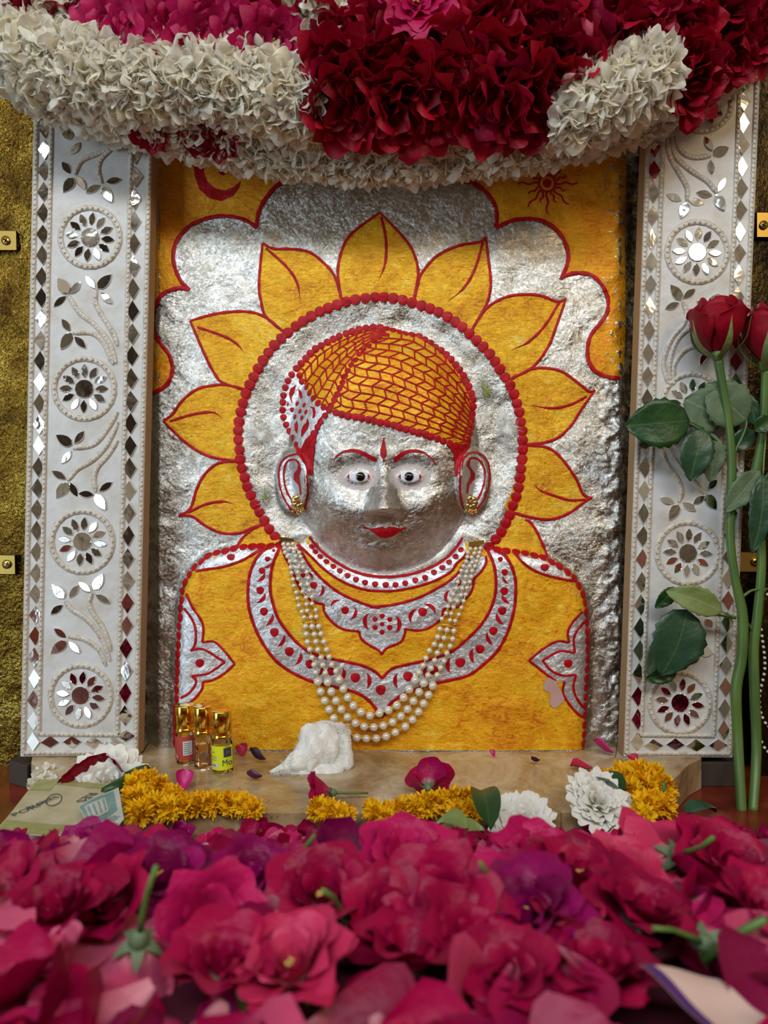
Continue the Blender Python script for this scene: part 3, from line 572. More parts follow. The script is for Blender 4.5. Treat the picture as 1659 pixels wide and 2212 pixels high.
c1 = t.ramp(t.noise(v, 16, 7, 0.7, 0.5), [(0.34, (0.20, 0.11, 0.04)), (0.5, (0.38, 0.26, 0.13)), (0.64, (0.54, 0.43, 0.28))])
c2 = t.mix(t.rng(t.noise(v, 420, 4, 0.65), 0.62, 0.72), c1, (0.06, 0.03, 0.012)); t.l(c2, t.b.inputs['Base Color'])
t.l(t.bump(t.noise(v, 90, 4), 0.0004), t.b.inputs['Normal']); M['marble'] = m
ledge = bpy.data.objects.new('trim_1', None); link(ledge); ledge.location = W(0, 150, -570); ledge['kind'] = 'structure'; ledge['label'] = 'cream marble ledge of joined slabs in front of the relief'
def prism(name, poly, z0, z1, m, parent, inset=1.2):
    cx = sum(p[0] for p in poly) / len(poly); cy = sum(p[1] for p in poly) / len(poly)
    pl = [(p[0] + (cx - p[0]) / max(1, math.hypot(cx - p[0], cy - p[1])) * inset, p[1] + (cy - p[1]) / max(1, math.hypot(cx - p[0], cy - p[1])) * inset) for p in poly]
    bm = bmesh.new(); vs = [bm.verts.new(W(x, d, z1)) for x, d in pl]; f = bm.faces.new(vs); r = bmesh.ops.extrude_face_region(bm, geom=[f]); 
    for g in r['geom']:
        if isinstance(g, bmesh.types.BMVert): g.co.z = Z0 + z0 * S
    bmesh.ops.recalc_face_normals(bm, faces=bm.faces); bmesh.ops.bevel(bm, geom=bm.edges[:], offset=1.3 * S, segments=1, affect='EDGES')
    me = bpy.data.meshes.new(name); bm.to_mesh(me); bm.free(); me.materials.append(m); return obj(name, me, parent)
prism('marble_slab', [(-522, -44), (-511, 38), (-288, 189), (215, 211), (478, 65), (522, -44)], -569.9, LEDGE - 3, M['marble'], ledge)
prism('marble_slab', [(-288, 189), (215, 211), (300, 330), (-380, 330)], -569.9, LEDGE, M['marble'], ledge)
prism('marble_slab', [(-522, -44), (-511, 38), (-288, 189), (-380, 330), (-500, 325), (-715, 95), (-730, 60), (-730, -54)], -569.9, LEDGE, M['marble'], ledge)
prism('marble_slab', [(522, -44), (478, 65), (215, 211), (300, 330), (440, 322), (610, 110), (655, 70), (662, -54)], -569.9, LEDGE, M['marble'], ledge)
prism('stone_block', [(655, -10), (655, 60), (735, 60), (760, -10)], -569.9, -520, M['stone'], ledge)
prism('stone_block', [(-790, -10), (-790, 40), (-735, 70), (-735, -10)], -569.9, -524, M['stone'], ledge)
# ---------------------------------------------------------------- mirror work panels
m = mat('white_clay', (0.66, 0.63, 0.60), 0.42); t = NT(m); v = t.tc()
t.l(t.ramp(t.noise(v, 35, 6, 0.6), [(0.3, (0.48, 0.43, 0.37)), (0.5, (0.58, 0.56, 0.54)), (0.75, (0.64, 0.63, 0.63))]), t.b.inputs['Base Color']); t.l(t.bump(t.noise(v, 120, 4), 0.0005), t.b.inputs['Normal']); M['clay'] = m
M['clay_trim'] = mat('clay_trim', (0.52, 0.45, 0.37), 0.38); m = M['clay_trim']; t = NT(m); v = t.tc(); t.l(t.ramp(t.noise(v, 180, 5, 0.7), [(0.3, (0.36, 0.27, 0.17)), (0.5, (0.57, 0.51, 0.43)), (0.75, (0.66, 0.62, 0.57))]), t.b.inputs['Base Color'])
M['wood'] = mat('panel_edge_wood', (0.36, 0.22, 0.10), 0.6)
MIR = []
for i, c in enumerate([(0.86, 0.85, 0.82), (0.80, 0.76, 0.70), (0.88, 0.88, 0.88)]):
    m = mat('mirror_glass', c, 0.06, 1.0); t = NT(m); v = t.tc(); t.l(t.bump(t.noise(v, 70, 2, 0.5, 0.5), 0.0003), t.b.inputs['Normal']); MIR.append(m)
PD = 66.0               # face of the panels in front of the relief plane
def rim_prism(name, pts, d0, d1, m, parent, tilt=(0, 0), bevel=1.0):
    """polygon in photo pixels lying on the panel face; front face slightly tilted, rim bevelled"""
    cx = sum(p[0] for p in pts) / len(pts); cy = sum(p[1] for p in pts) / len(pts); n = len(pts)
    v = [P(x, y, d0) for x, y in pts]; v += [P(x, y, d1 - bevel + (x - cx) * tilt[0] + (y - cy) * tilt[1]) for x, y in pts]
    q = [(x + (cx - x) * bevel / max(2, math.hypot(cx - x, cy - y)), y + (cy - y) * bevel / max(2, math.hypot(cx - x, cy - y))) for x, y in pts]
    v += [P(x, y, d1 + (x - cx) * tilt[0] + (y - cy) * tilt[1]) for x, y in q]
    ar = sum(pts[i][0] * pts[(i + 1) % n][1] - pts[(i + 1) % n][0] * pts[i][1] for i in range(n)); f = []
    for j in range(2):
        for i in range(n): k = (i + 1) % n; f.append((j * n + i, j * n + k, (j + 1) * n + k, (j + 1) * n + i))
    f.append(tuple(range(2 * n, 3 * n)))
    if ar > 0: f = [tuple(reversed(q_)) for q_ in f]
    return obj(name, mesh(name, v, f, m, False), parent)
def mirror(name, pts, parent, tl=0.05):
    return rim_prism(name, pts, PD - 2, PD + 3.2, random.choice(MIR), parent, (random.gauss(0, tl), random.gauss(0, tl)), 1.3)
def diamond(cx, cy, w, h, parent):
    j = lambda: random.uniform(-1, 1); return mirror('diamond_mirror', [(cx + j(), cy - h + j()), (cx + w + j(), cy + j()), (cx + j(), cy + h + j()), (cx - w + j(), cy + j())], parent)
def leafpts(a, b, w, drop=False):
    dx, dy = b[0] - a[0], b[1] - a[1]; L = math.hypot(dx, dy); ux, uy = dx / L, dy / L; s1 = []; s2 = []
    for q in np.linspace(0, 1, 7)[(0 if not drop else 0):]:
        ww = w * (math.sin(PI * q) ** 0.85 if not drop else (math.sqrt(max(0, 1 - (1 - q / 0.42) ** 2)) if q < 0.42 else math.cos((q - 0.42) / 0.58 * PI / 2) ** 0.9)) * 0.5
        s1.append((a[0] + ux * L * q - uy * ww, a[1] + uy * L * q + ux * ww)); s2.append((a[0] + ux * L * q + uy * ww, a[1] + uy * L * q - ux * ww))
    return s1 + s2[::-1][1:-1]
def rope(name, pts, w, parent, beads=True, gap=5.6, br=2.2, d=PD, m=None):
    """raised clay strip with a row of little bumps"""
    b = MB(); c = cat(pts, 6 if beads else 5); n = len(c); v = []; f = []
    for i in range(n):
        tt = c[min(i + 1, n - 1)][:2] - c[max(i - 1, 0)][:2]; tt = tt / max(1e-6, np.linalg.norm(tt)); nn = np.array([-tt[1], tt[0]]); wi = w * (0.5 + 0.5 * min(1, i / 2, (n - 1 - i) / 2)) if not beads else w
        for s_, hh in ((-1, 0), (-0.8, 3.2), (-0.3, 5.0), (0.3, 5.0), (0.8, 3.2), (1, 0)): x, y = c[i][:2] + nn * wi * 0.5 * s_; v.append(P(x, y, d - 1 + hh))
    for i in range(n - 1):
        for k in range(5): a = i * 6 + k; f.append((a, a + 6, a + 7, a + 1))
    b.add(v, f)
    for x, y in evenly(pts, gap * 1.9):
        vv, ff = sphere(P(x, y, d + 3.6), br * S, 6, 4); b.add(vv, ff)
    o = obj(name, b.mesh(name, m or M['clay_trim']), parent); return o
def panel(label, corners, dl, dr, br_, rosettes, stems, leaves, inner, side):
    root = thing('mirror_panel', label, 'panel', P((corners[2][0] + corners[3][0]) / 2, corners[2][1], PD - 20)); n = 4
    v = [P(x, y, PD) for x, y in corners] + [P(x, y, PD) + Vector((0, 36 * S, 0)) for x, y in corners]
    f = [(0, 3, 2, 1), (4, 5, 6, 7)]; me = mesh('board', v, f + [(i, (i + 1) % 4, (i + 1) % 4 + 4, i + 4) for i in range(4)], [M['clay'], M['wood']], False)
    for p in me.polygons: p.material_index = 0 if p.index == 0 else 1
    bm = bmesh.new(); bm.from_mesh(me); bmesh.ops.recalc_face_normals(bm, faces=bm.faces); bm.to_mesh(me); bm.free(); obj('board', me, root)
    tl, tr, brn, bl = corners
    def lerp(a, b, q): return (a[0] + (b[0] - a[0]) * q, a[1] + (b[1] - a[1]) * q)
    def inset(q): return lambda y: (lerp(tl, bl, (y - tl[1]) / (bl[1] - tl[1]))[0] + q[0] if q[1] == 'l' else lerp(tr, brn, (y - tr[1]) / (brn[1] - tr[1]))[0] + q[0])
    ytop = max(tl[1], tr[1]) + 2; yb = min(bl[1], brn[1])
    for q in ((6, 'l'), (-6, 'r')):
        g = inset(q); o = rope('bead_border', [(g(y), y) for y in (ytop, (ytop + yb) / 2, yb - 8)], 12, root, True, 5.6, 2.8); o['kind'] = 'stuff'
    for q in inner:
        g = inset(q); o = rope('bead_border', [(g(y), y) for y in (ytop, (ytop + yb) / 2, yb - 48)], 12, root, True, 5.6, 2.8); o['kind'] = 'stuff'
    gl, gr = inset(inner[0]), inset(inner[1]); o = rope('bead_border', [(gl(yb - 46), yb - 46), (gr(yb - 46), yb - 44)], 11, root, True, 5.6, 2.8); o['kind'] = 'stuff'
    o = rope('bead_border', [(bl[0] + 8, bl[1] - 7), (brn[0] - 8, brn[1] - 7)], 12, root, True, 5.6, 2.8); o['kind'] = 'stuff'
    for (x0, y0), (x1, y1), cnt, w, h in (dl, dr):
        for i in range(cnt): q = i / (cnt - 1); diamond(x0 + (x1 - x0) * q, y0 + (y1 - y0) * q, w, h, root)
    for x, y in br_: diamond(x, y, 21.5, 13.8, root)
    for x, y, r in rosettes:
        b = MB(); nn = 40; v = []; f = []
        for i in range(nn):
            a = 2 * PI * i / nn
            for s_, hh in ((-1, 0), (-0.8, 3.6), (-0.3, 5.4), (0.3, 5.4), (0.8, 3.6), (1, 0)): rr = r + 7 * s_; v.append(P(x + rr * math.cos(a), y + rr * math.sin(a), PD - 1 + hh * (0.75 + 0.25 * (i % 2))))
        for i in range(nn):
            for k in range(5): a0 = i * 6 + k; a1 = ((i + 1) % nn) * 6 + k; f.append((a0, a1, a1 + 1, a0 + 1))
        b.add(v, f)
        for i in range(34): a = 2 * PI * i / 34; vv, ff = sphere(P(x + r * math.cos(a), y + r * math.sin(a), PD + 4), 2.7 * S, 6, 4); b.add(vv, ff)
        obj('rosette_ring', b.mesh('rosette_ring', M['clay_trim']), root)
        mirror('round_mirror', [(x + 20 * math.cos(a), y + 20 * math.sin(a)) for a in np.linspace(0, 2 * PI, 20, endpoint=False)], root)
        a0 = random.uniform(0, 0.2)
        for i in range(12):
            a = a0 + 2 * PI * i / 12; mirror('petal_mirror', leafpts((x + 24 * math.cos(a), y + 24 * math.sin(a)), (x + 54 * math.cos(a), y + 54 * math.sin(a)), 15.5), root, 0.09)
    for st in stems: rope('clay_stem', st, 12, root, False, 4.6, 1.9)
    for a, b_, w, dr_ in leaves: mirror('leaf_mirror', leafpts(a, b_, w, dr_), root, 0.09)
    return root
def lv(T, lst): return [(T([a])[0], T([b])[0], w, d) for a, b, w, d in lst]
AW, DW = 16, 23
panel('white clay panel with mirror diamonds and rosettes left of the idol, marigolds at its foot', [(75, 140), (333, 140), (298, 1632), (44, 1634)],
      ((97.5, 231), (71, 1603), 31, 14.8, 22), ((293.5, 283), (270, 1546), 27, 15.2, 23.5), L2([(300, 2000), (432, 2000), (556, 2003), (676, 2005)]) + [(272, 1590)],
      [(194, 512, 64), (181.5, 839.5, 65), (177, 1170, 66), (173.6, 1503, 65)],
      [L1(q) for q in ([(790, 370), (640, 425), (550, 470), (510, 555)], [(770, 375), (690, 450), (668, 530), (690, 612)], [(790, 1840), (740, 1700), (640, 1580), (540, 1500), (465, 1385)], [(800, 1720), (770, 1640), (700, 1530), (650, 1430), (655, 1345)], [(770, 1850), (700, 1700), (620, 1640), (500, 1640)])] +
      [L2(q) for q in ([(700, 30), (640, 130), (560, 220), (440, 245)], [(702, 90), (640, 220), (560, 310), (460, 370), (405, 435)], [(700, 200), (640, 290), (580, 360), (560, 430), (570, 500)], [(655, 1510), (600, 1370), (520, 1270), (430, 1210), (390, 1160)], [(662, 1450), (620, 1330), (560, 1240), (530, 1170), (548, 1112)], [(630, 1540), (590, 1450), (500, 1385), (410, 1370)])],
      lv(L1, [((420, 470), (485, 558), AW, 0), ((500, 580), (430, 685), DW, 1), ((520, 565), (583, 660), AW, 0), ((685, 630), (585, 682), AW, 0), ((703, 640), (763, 747), DW, 1), ((720, 612), (828, 590), AW, 0), ((542, 338), (482, 424), AW, 0), ((500, 290), (420, 280), DW, 1),
               ((470, 1368), (390, 1263), DW + 3, 1), ((480, 1368), (553, 1288), AW, 0), ((452, 1388), (365, 1462), AW, 0), ((580, 1248), (650, 1336), AW, 0), ((665, 1338), (760, 1238), DW, 1), ((685, 1363), (767, 1438), AW, 0), ((420, 1542), (484, 1632), AW, 0), ((492, 1640), (412, 1750), DW + 2, 1), ((508, 1664), (588, 1746), AW, 0)]) +
      lv(L2, [((432, 225), (331, 163), DW, 1), ((443, 217), (504, 139), AW, 0), ((425, 257), (367, 335), AW, 0), ((308, 378), (397, 430), AW, 0), ((405, 450), (335, 547), DW + 3, 1), ((417, 447), (464, 538), AW, 0), ((468, 514), (562, 522), AW, 0), ((568, 515), (628, 614), DW, 1), ((592, 501), (672, 446), AW, 0),
               ((383, 1142), (304, 1053), DW, 1), ((414, 1139), (468, 1061), AW, 0), ((301, 1236), (377, 1179), AW, 0), ((466, 1041), (542, 1101), AW, 0), ((558, 1092), (613, 991), DW, 1), ((568, 1117), (660, 1171), AW, 0), ((320, 1319), (399, 1379), AW, 0), ((395, 1397), (301, 1474), DW, 1), ((408, 1397), (476, 1469), AW, 0)]),
      ((38, 'l'), (-46, 'r')), 'l')
panel('white clay panel with mirror diamonds and rosettes right of the idol, behind the roses', [(1405, 40), (1647, 40), (1582, 1636), (1347, 1634)],
      ((1415.5, 269), (1376, 1603), 28, 14.8, 23.5), ((1609, 172), (1564, 1578), 31, 14.8, 23), R2([(255, 2020), (385, 2015), (510, 2020), (640, 2020)]),
      [(1517, 219, 64), (1506.5, 544, 65), (1496, 871, 64), (1486, 1194.5, 66), (1469, 1518, 65)],
      [R1(q) for q in ([(375, 370), (392, 480), (450, 590), (505, 690), (505, 770)], [(402, 360), (430, 480), (520, 570), (640, 650), (700, 722)], [(430, 350), (470, 450), (550, 490), (662, 480)], [(380, 1990), (350, 1850), (400, 1700), (480, 1600), (502, 1520), (478, 1450)], [(400, 1990), (392, 1850), (430, 1720), (500, 1640), (600, 1600)], [(420, 1990), (420, 1870), (480, 1780), (560, 1740), (650, 1720)])] +
      [R2(q) for q in ([(290, 200), (330, 330), (400, 430), (422, 500), (410, 560)], [(330, 220), (400, 340), (480, 430), (560, 512)], [(355, 200), (420, 290), (480, 340), (560, 380)])],
      lv(R1, [((622, 350), (674, 447), AW, 0), ((680, 480), (784, 423), DW + 2, 1), ((662, 508), (668, 614), AW, 0), ((708, 722), (762, 624), AW, 0), ((690, 733), (757, 842), DW + 2, 1), ((566, 722), (673, 743), AW, 0), ((368, 734), (468, 776), AW, 0), ((500, 785), (465, 899), DW, 1), ((514, 772), (615, 801), AW, 0),
               ((468, 1438), (393, 1333), DW, 1), ((480, 1428), (562, 1363), AW, 0), ((356, 1500), (452, 1456), AW, 0), ((566, 1443), (636, 1502), AW, 0), ((650, 1492), (719, 1393), DW, 1), ((590, 1870), (642, 1778), AW, 0)]) +
      lv(R2, [((298, 538), (384, 577), AW, 0), ((402, 580), (348, 678), DW, 1), ((422, 567), (509, 617), AW, 0), ((488, 580), (562, 529), AW, 0), ((570, 520), (632, 614), DW + 2, 1), ((578, 492), (636, 430), AW, 0), ((565, 1262), (606, 1312), AW, 0), ((528, 1452), (612, 1470), DW, 1), ((528, 1470), (490, 1535), AW, 0)]),
      ((37, 'l'), (-42, 'r')), 'r')
# ---------------------------------------------------------------- brass brackets with screws
M['brass'] = mat('brass', (0.62, 0.42, 0.10), 0.28, 1.0); M['brass_dark'] = mat('tarnished_brass', (0.40, 0.27, 0.07), 0.4, 1.0)
def bracket(x0, y0, x1, y1, sx, sy, label, d=-52):
    r = thing('wall_bracket', label, 'bracket', P((x0 + x1) / 2, (y0 + y1) / 2, d))
    rim_prism('plate', [(x0, y0), (x1, y0 + 1), (x1 + 1, y1), (x0, y1)], -60, d + 4, M['brass_dark'], r, (0, 0), 2)
    c = (sx, sy); v = []; f = []; n = 18
    for j, (q, h) in enumerate(((10, 4), (9.6, 6.5), (6, 8.5), (0.01, 9))):
        for i in range(n): a = 2 * PI * i / n; v.append(P(sx + q * math.cos(a), sy + q * math.sin(a), d + h))
    for j in range(3):
        for i in range(n): k = (i + 1) % n; f.append((j * n + i, (j + 1) * n + i, (j + 1) * n + k, j * n + k))
    s_ = obj('screw', mesh('screw', v, f, M['brass']), r)
    for a in (0.5, 0.5 + PI / 2):
        u = (math.cos(a) * 6, math.sin(a) * 6); w = (-math.sin(a) * 1.2, math.cos(a) * 1.2)
        rim_prism('slot', [(sx - u[0] - w[0], sy - u[1] - w[1]), (sx + u[0] - w[0], sy + u[1] - w[1]), (sx + u[0] + w[0], sy + u[1] + w[1]), (sx - u[0] + w[0], sy - u[1] + w[1])], d + 7, d + 9.4, M['black'], s_, (0, 0), 0.3)
bracket(-25, 497, 36, 541, 12, 519, 'brass bracket with cross screw on the gold wall, upper left')
bracket(-25, 1198, 33, 1241, 14, 1219, 'brass bracket with cross screw on the gold wall, lower left')
bracket(1634, 458, 1700, 513, 1650, 486, 'brass bracket with screw on the dark wall, upper right')
bracket(1590, 1192, 1645, 1236, 1632, 1214, 'brass bracket behind the rose stems, lower right')
# pearl edged dark ornament on the far right
o_ = thing('beaded_ornament', 'dark gold ornament edged with little pearls at the right edge behind the stems', 'ornament', P(1665, 1680, 10))
rim_prism('cloth', [(1640, 1260), (1760, 1250), (1760, 1690), (1636, 1690), (1630, 1500)], -50, 0, M['darkgold'], o_, (0, 0), 6)
M['pearl'] = mat('pearl', (0.72, 0.64, 0.52), 0.16, 0.15, Coat_Weight=0.8, Coat_Roughness=0.05, Sheen_Weight=0.2)
pearl_me = mesh('pearl', *sphere((0, 0, 0), 1.0, 16, 10), M['pearl'])
for l in ([(1641, 1265), (1665, 1290), (1700, 1300)], [(1644, 1360), (1652, 1440), (1640, 1510), (1652, 1560), (1690, 1590)], [(1640, 1590), (1655, 1620), (1690, 1645)], [(1662, 1380), (1675, 1450), (1665, 1520)]):
    for x, y in evenly(l, 12): obj('pearl', pearl_me, o_, P(x, y, 3), None, 3.6 * S)
# ---------------------------------------------------------------- pearl necklace
M['gold'] = mat('gold_metal', (0.80, 0.50, 0.12), 0.22, 1.0)
nl = thing('pearl_necklace', 'three strand pearl necklace with gold clasps hanging over the painted robe', 'necklace', PH(829, 1600, 10))
def hold(x, y, r): return max(float(HS(x, y)), float(HS(x - 6, y)), float(HS(x + 6, y))) + 3 + r
SA = N1([(90, 190, 37), (105, 250, 37), (115, 320, 37), (155, 385, 38), (195, 465, 38), (205, 560, 38), (220, 648, 38), (242, 750, 38), (257, 852, 38), (295, 958, 38), (318, 1055, 38), (338, 1168, 40), (383, 1265, 40), (420, 1355, 40), (442, 1500, 48), (455, 1622, 48), (473, 1748, 50), (512, 1865, 48), (548, 1995, 46)]) + \
    N3([(88, 265, 31), (105, 345, 30), (127, 440, 43), (155, 540, 42), (197, 635, 43), (243, 725, 43), (290, 812, 43), (358, 893, 42), (432, 960, 42), (525, 1013, 43), (622, 1022, 42), (725, 1020, 43), (825, 1000, 43), (920, 958, 42), (1022, 898, 43), (1097, 828, 42), (1158, 748, 43), (1210, 662, 43), (1260, 575, 43), (1303, 480, 44), (1348, 372, 32), (1383, 297, 32)]) + \
    N2([(805, 2050, 45), (850, 1925, 47), (903, 1812, 46), (942, 1697, 46), (962, 1570, 46), (985, 1410, 37), (1040, 1310, 37), (1083, 1200, 37), (1118, 1095, 37), (1150, 990, 37), (1172, 885, 37), (1215, 790, 37), (1240, 705, 37), (1253, 615, 37), (1297, 540, 36), (1325, 460, 36), (1350, 390, 36), (1370, 325, 36), (1387, 255, 36)])
SB = N1([(165, 195, 36), (195, 258, 36), (258, 315, 34), (285, 380, 37), (285, 462, 37), (325, 558, 37), (320, 638, 37), (325, 738, 37), (370, 835, 37), (395, 945, 37), (450, 1040, 38), (460, 1145, 38), (470, 1250, 40), (530, 1350, 40), (548, 1502, 50), (583, 1625, 48), (610, 1742, 48), (640, 1870, 48), (690, 1995, 48)]) + \
    N3([(178, 268, 31), (203, 350, 31), (228, 443, 44), (265, 540, 44), (312, 635, 44), (368, 722, 43), (430, 803, 43), (512, 865, 43), (600, 900, 42), (700, 905, 42), (797, 890, 42), (892, 852, 43), (977, 792, 43), (1045, 720, 43), (1105, 637, 43), (1163, 545, 43), (1210, 455, 44), (1255, 373, 32), (1285, 300, 32)]) + \
    N2([(655, 2040, 46), (697, 1920, 48), (758, 1808, 46), (807, 1683, 46), (852, 1555, 46), (900, 1400, 37), (920, 1295, 37), (957, 1195, 37), (1018, 1098, 37), (1075, 1000, 37), (1095, 893, 37), (1135, 805, 37), (1150, 705, 37), (1165, 625, 37), (1215, 540, 36), (1250, 480, 35), (1245, 400, 36), (1285, 335, 36), (1310, 262, 34)])
SC = N1([(240, 185, 35), (290, 258, 36), (345, 325, 37), (365, 388, 37), (397, 475, 37), (408, 560, 37), (462, 638, 37), (485, 730, 37), (480, 830, 38), (512, 925, 38), (548, 1028, 38), (548, 1138, 38), (608, 1237, 38), (617, 1345, 40), (655, 1500, 48), (690, 1618, 48), (738, 1742, 48), (780, 1868, 48), (820, 1985, 48)]) + \
    N3([(270, 265, 31), (312, 332, 31), (345, 420, 44), (387, 513, 43), (433, 603, 43), (490, 685, 43), (568, 750, 43), (660, 787, 42), (758, 762, 42), (850, 732, 43), (935, 682, 43), (1005, 603, 43), (1063, 518, 43), (1122, 423, 44), (1163, 347, 32), (1205, 273, 31)]) + \
    N2([(517, 2003, 46), (572, 1885, 47), (650, 1783, 46), (705, 1668, 46), (740, 1540, 46), (770, 1378, 37), (838, 1292, 37), (867, 1182, 37), (910, 1088, 37), (952, 988, 37), (1003, 895, 37), (1022, 790, 37), (1048, 702, 37), (1082, 610, 37), (1115, 540, 36), (1158, 465, 36), (1175, 392, 36), (1185, 322, 36), (1225, 262, 34)])
gb = MB()
for st in (SA, SB, SC):
    prev = None
    for x, y, r in st:
        sc = 7.375 if y < 1421 and x < 750 else (7.371 if y < 1428.5 else 4.74); r = r / sc; dd = hold(x, y, r); c = P(x, y, dd)
        obj('pearl', pearl_me, nl, c, (random.random() * 6, random.random() * 6, 0), r * S * (DIST - dd) / DIST)
        if prev is not None:
            pc, pr = prev; u = (c - pc); L = u.length; u.normalize()
            a = pc + u * pr * S; b_ = c - u * r * S; g = (b_ - a).length
            v, f = tube([pc, c], 0.7 * S, 5, False); gb.add(v, f)
            if g > 0.5 * S: 
                for q in (0.3, 0.7): v, f = sphere(a.lerp(b_, q), 1.9 * S, 6, 5); gb.add(v, f)
        prev = (c, r)
o_ = obj('gold_spacer_beads', gb.mesh('gold_spacer_beads', M['gold']), nl); o_['kind'] = 'stuff'
def bar(name, p0, p1, r, dd, parent, m):
    c = [P(p0[0], p0[1], float(HS(*p0)) + dd), P(p1[0], p1[1], float(HS(*p1)) + dd)]; v, f = tube(c, r * S, 8); return obj(name, mesh(name, v, f, m), parent)
bar('spacer_bar', *N1([(388, 1440), (650, 1415)]), 1.4, 9, nl, M['gold']); bar('spacer_bar', *N2([(738, 1458), (998, 1492)]), 1.4, 9, nl, M['gold'])
def clasp(q):
    d = max(float(HS(*p)) for p in q) + 4; o = rim_prism('clasp', q, d - 3, d + 6, M['gold'], nl, (0, 0), 1.2); cx = (q[0][0] + q[1][0]) / 2; cy = (q[0][1] + q[1][1]) / 2
    v, f = tube([P(cx + 4 * math.cos(a), cy - 2 + 4.5 * math.sin(a), d + 4) for a in np.linspace(0, 2 * PI, 13)], 1.0 * S, 6); obj('clasp_ring', mesh('clasp_ring', v, f, M['gold']), o)
clasp(N1([(30, 68), (262, 100), (260, 150), (22, 140)])); clasp(N2([(1198, 150), (1440, 120), (1445, 188), (1205, 225)]))
# ---------------------------------------------------------------- earrings
M['kundan'] = mat('foil_backed_stone', (0.55, 0.45, 0.22), 0.08, 0.9); M['ruby'] = mat('ruby', (0.35, 0.0, 0.10), 0.08)
def earring(cx, cy, label):
    d = float(HS(cx, cy)) + 7; r = thing('earring', label, 'earring', P(cx, cy, d), 'flower earrings on the ears')
    v = []; f = []; n = 24
    for j, (q, h) in enumerate(((15, -4), (15.5, -1), (13, 1.5), (0.1, 2))):
        for i in range(n): a = 2 * PI * i / n; w_ = 1 + 0.06 * math.cos(8 * a); v.append(P(cx + q * w_ * math.cos(a), cy + q * w_ * math.sin(a), d + h))
    for j in range(3):
        for i in range(n): k_ = (i + 1) % n; f.append((j * n + i, (j + 1) * n + i, (j + 1) * n + k_, j * n + k_))
    obj('backplate', mesh('backplate', v, f, M['gold']), r)
    for i in range(8):
        a = 2 * PI * i / 8; x, y = cx + 9.5 * math.cos(a), cy + 9.5 * math.sin(a); vv, ff = sphere((0, 0, 0), 1, 9, 6)
        obj('stone_petal', mesh('stone_petal', vv, ff, M['kundan']), r, P(x, y, d + 2), (0, a, 0), (4.6 * S, 2.6 * S, 3.6 * S))
    vv, ff = sphere((0, 0, 0), 1, 12, 8); b_ = obj('bezel', mesh('bezel', vv, ff, M['gold']), r, P(cx, cy, d + 2.5), None, (4.3 * S, 2.8 * S, 4.3 * S)); obj('ruby', mesh('ruby', vv, ff, M['ruby']), r, P(cx, cy, d + 3.5), None, (3.1 * S, 2.8 * S, 3.1 * S))
    dn = MB()
    for i in range(26):
        x = cx + random.uniform(-13, 14); y = cy + 15 + random.uniform(0, 14) * (1 - abs(x - cx) / 26); vv, ff = sphere(P(x, y, d + random.uniform(-3, 3)), random.uniform(1.5, 2.4) * S, 6, 5); dn.add(vv, ff)
    o = obj('dangling_beads', dn.mesh('dangling_beads', M['gold']), r); o['kind'] = 'stuff'
earring(644, 1083, 'gold flower earring with ruby centre on the ear at left, beside the left clasp')
earring(1017, 1085, 'gold flower earring with ruby centre on the ear at right, beside the right clasp')
# ---------------------------------------------------------------- cotton
m = mat('cotton', (0.90, 0.87, 0.82), 0.9, 0.0, Subsurface_Weight=0.35, Sheen_Weight=0.4); m.node_tree.nodes['Principled BSDF'].inputs['Subsurface Scale'].default_value = 0.004
t = NT(m); v = t.oc(); b1 = t.bump(t.noise(t.tc((1, 1, 0.5)), 150, 6, 0.65, 1.2), 0.0035); t.l(b1, t.b.inputs['Normal']); M['cotton'] = m
M['green_fluff'] = mat('green_fluff', (0.22, 0.26, 0.07), 0.9); M['fibre'] = mat('cotton_fibre', (0.92, 0.90, 0.85), 0.8, 0.0, Alpha=0.7)
def lump(path, rad, n=20, amp=0.25, seed=0, steps=26, flat=1.0, power=1.0):
    c = [Vector(q) for q in cat([tuple(p) + (r,) for p, r in zip(path, rad)], 0.0006)]; c = [np.array(q) for q in cat([tuple(p) + (r,) for p, r in zip(path, rad)], 0.0007)]
    idx_ = np.linspace(0, len(c) - 1, steps).astype(int); c = [c[i] for i in idx_]
    pv = [Vector(q[:3]) for q in c]; v, f = tube(pv, [max(1e-5, q[3]) for q in c], n)
    out = []
    for i, q in enumerate(v):
        cc = pv[i // n]; dr = q - cc; k_ = 1 + amp * mnoise.noise(q * 60 + Vector((seed, 0, 0))) * 1.6 + amp * 0.5 * mnoise.noise(q * 170 + Vector((seed, 5, 0)))
        dr *= k_; dr.y *= flat; out.append(cc + dr)
    return out, f
ctn = thing('cotton_wad', 'white torn cotton wad standing on the marble beside the perfume bottles', 'cotton', on_level(680, 1682))
v, f = lump([P(x, y, d) for x, y, d in ((583, 1668, 150), (600, 1664, 148), (625, 1655, 140), (650, 1640, 130), (680, 1622, 118), (700, 1598, 100), (712, 1575, 88), (722, 1561, 80))], [q * S for q in (3, 8, 16, 26, 44, 44, 32, 5)], 26, 0.30, 3, 34, 0.8); obj('cotton_body', mesh('cotton_body', v, f, M['cotton']), ctn)
v, f = lump([P(x, y, d) for x, y, d in ((618, 1672, 152), (665, 1672, 140), (705, 1668, 128), (738, 1655, 118), (742, 1670, 118))], [q * S for q in (3, 17, 30, 24, 4)], 22, 0.3, 8, 26, 0.9); obj('cotton_fold', mesh('cotton_fold', v, f, M['cotton']), ctn)
v, f = lump([P(x, y, d) for x, y, d in ((748, 1668, 112), (744, 1630, 106), (738, 1598, 98), (728, 1572, 88), (745, 1568, 84))], [q * S for q in (8, 20, 22, 14, 3)], 20, 0.3, 12, 26); obj('cotton_fold', mesh('cotton_fold', v, f, M['cotton']), ctn)
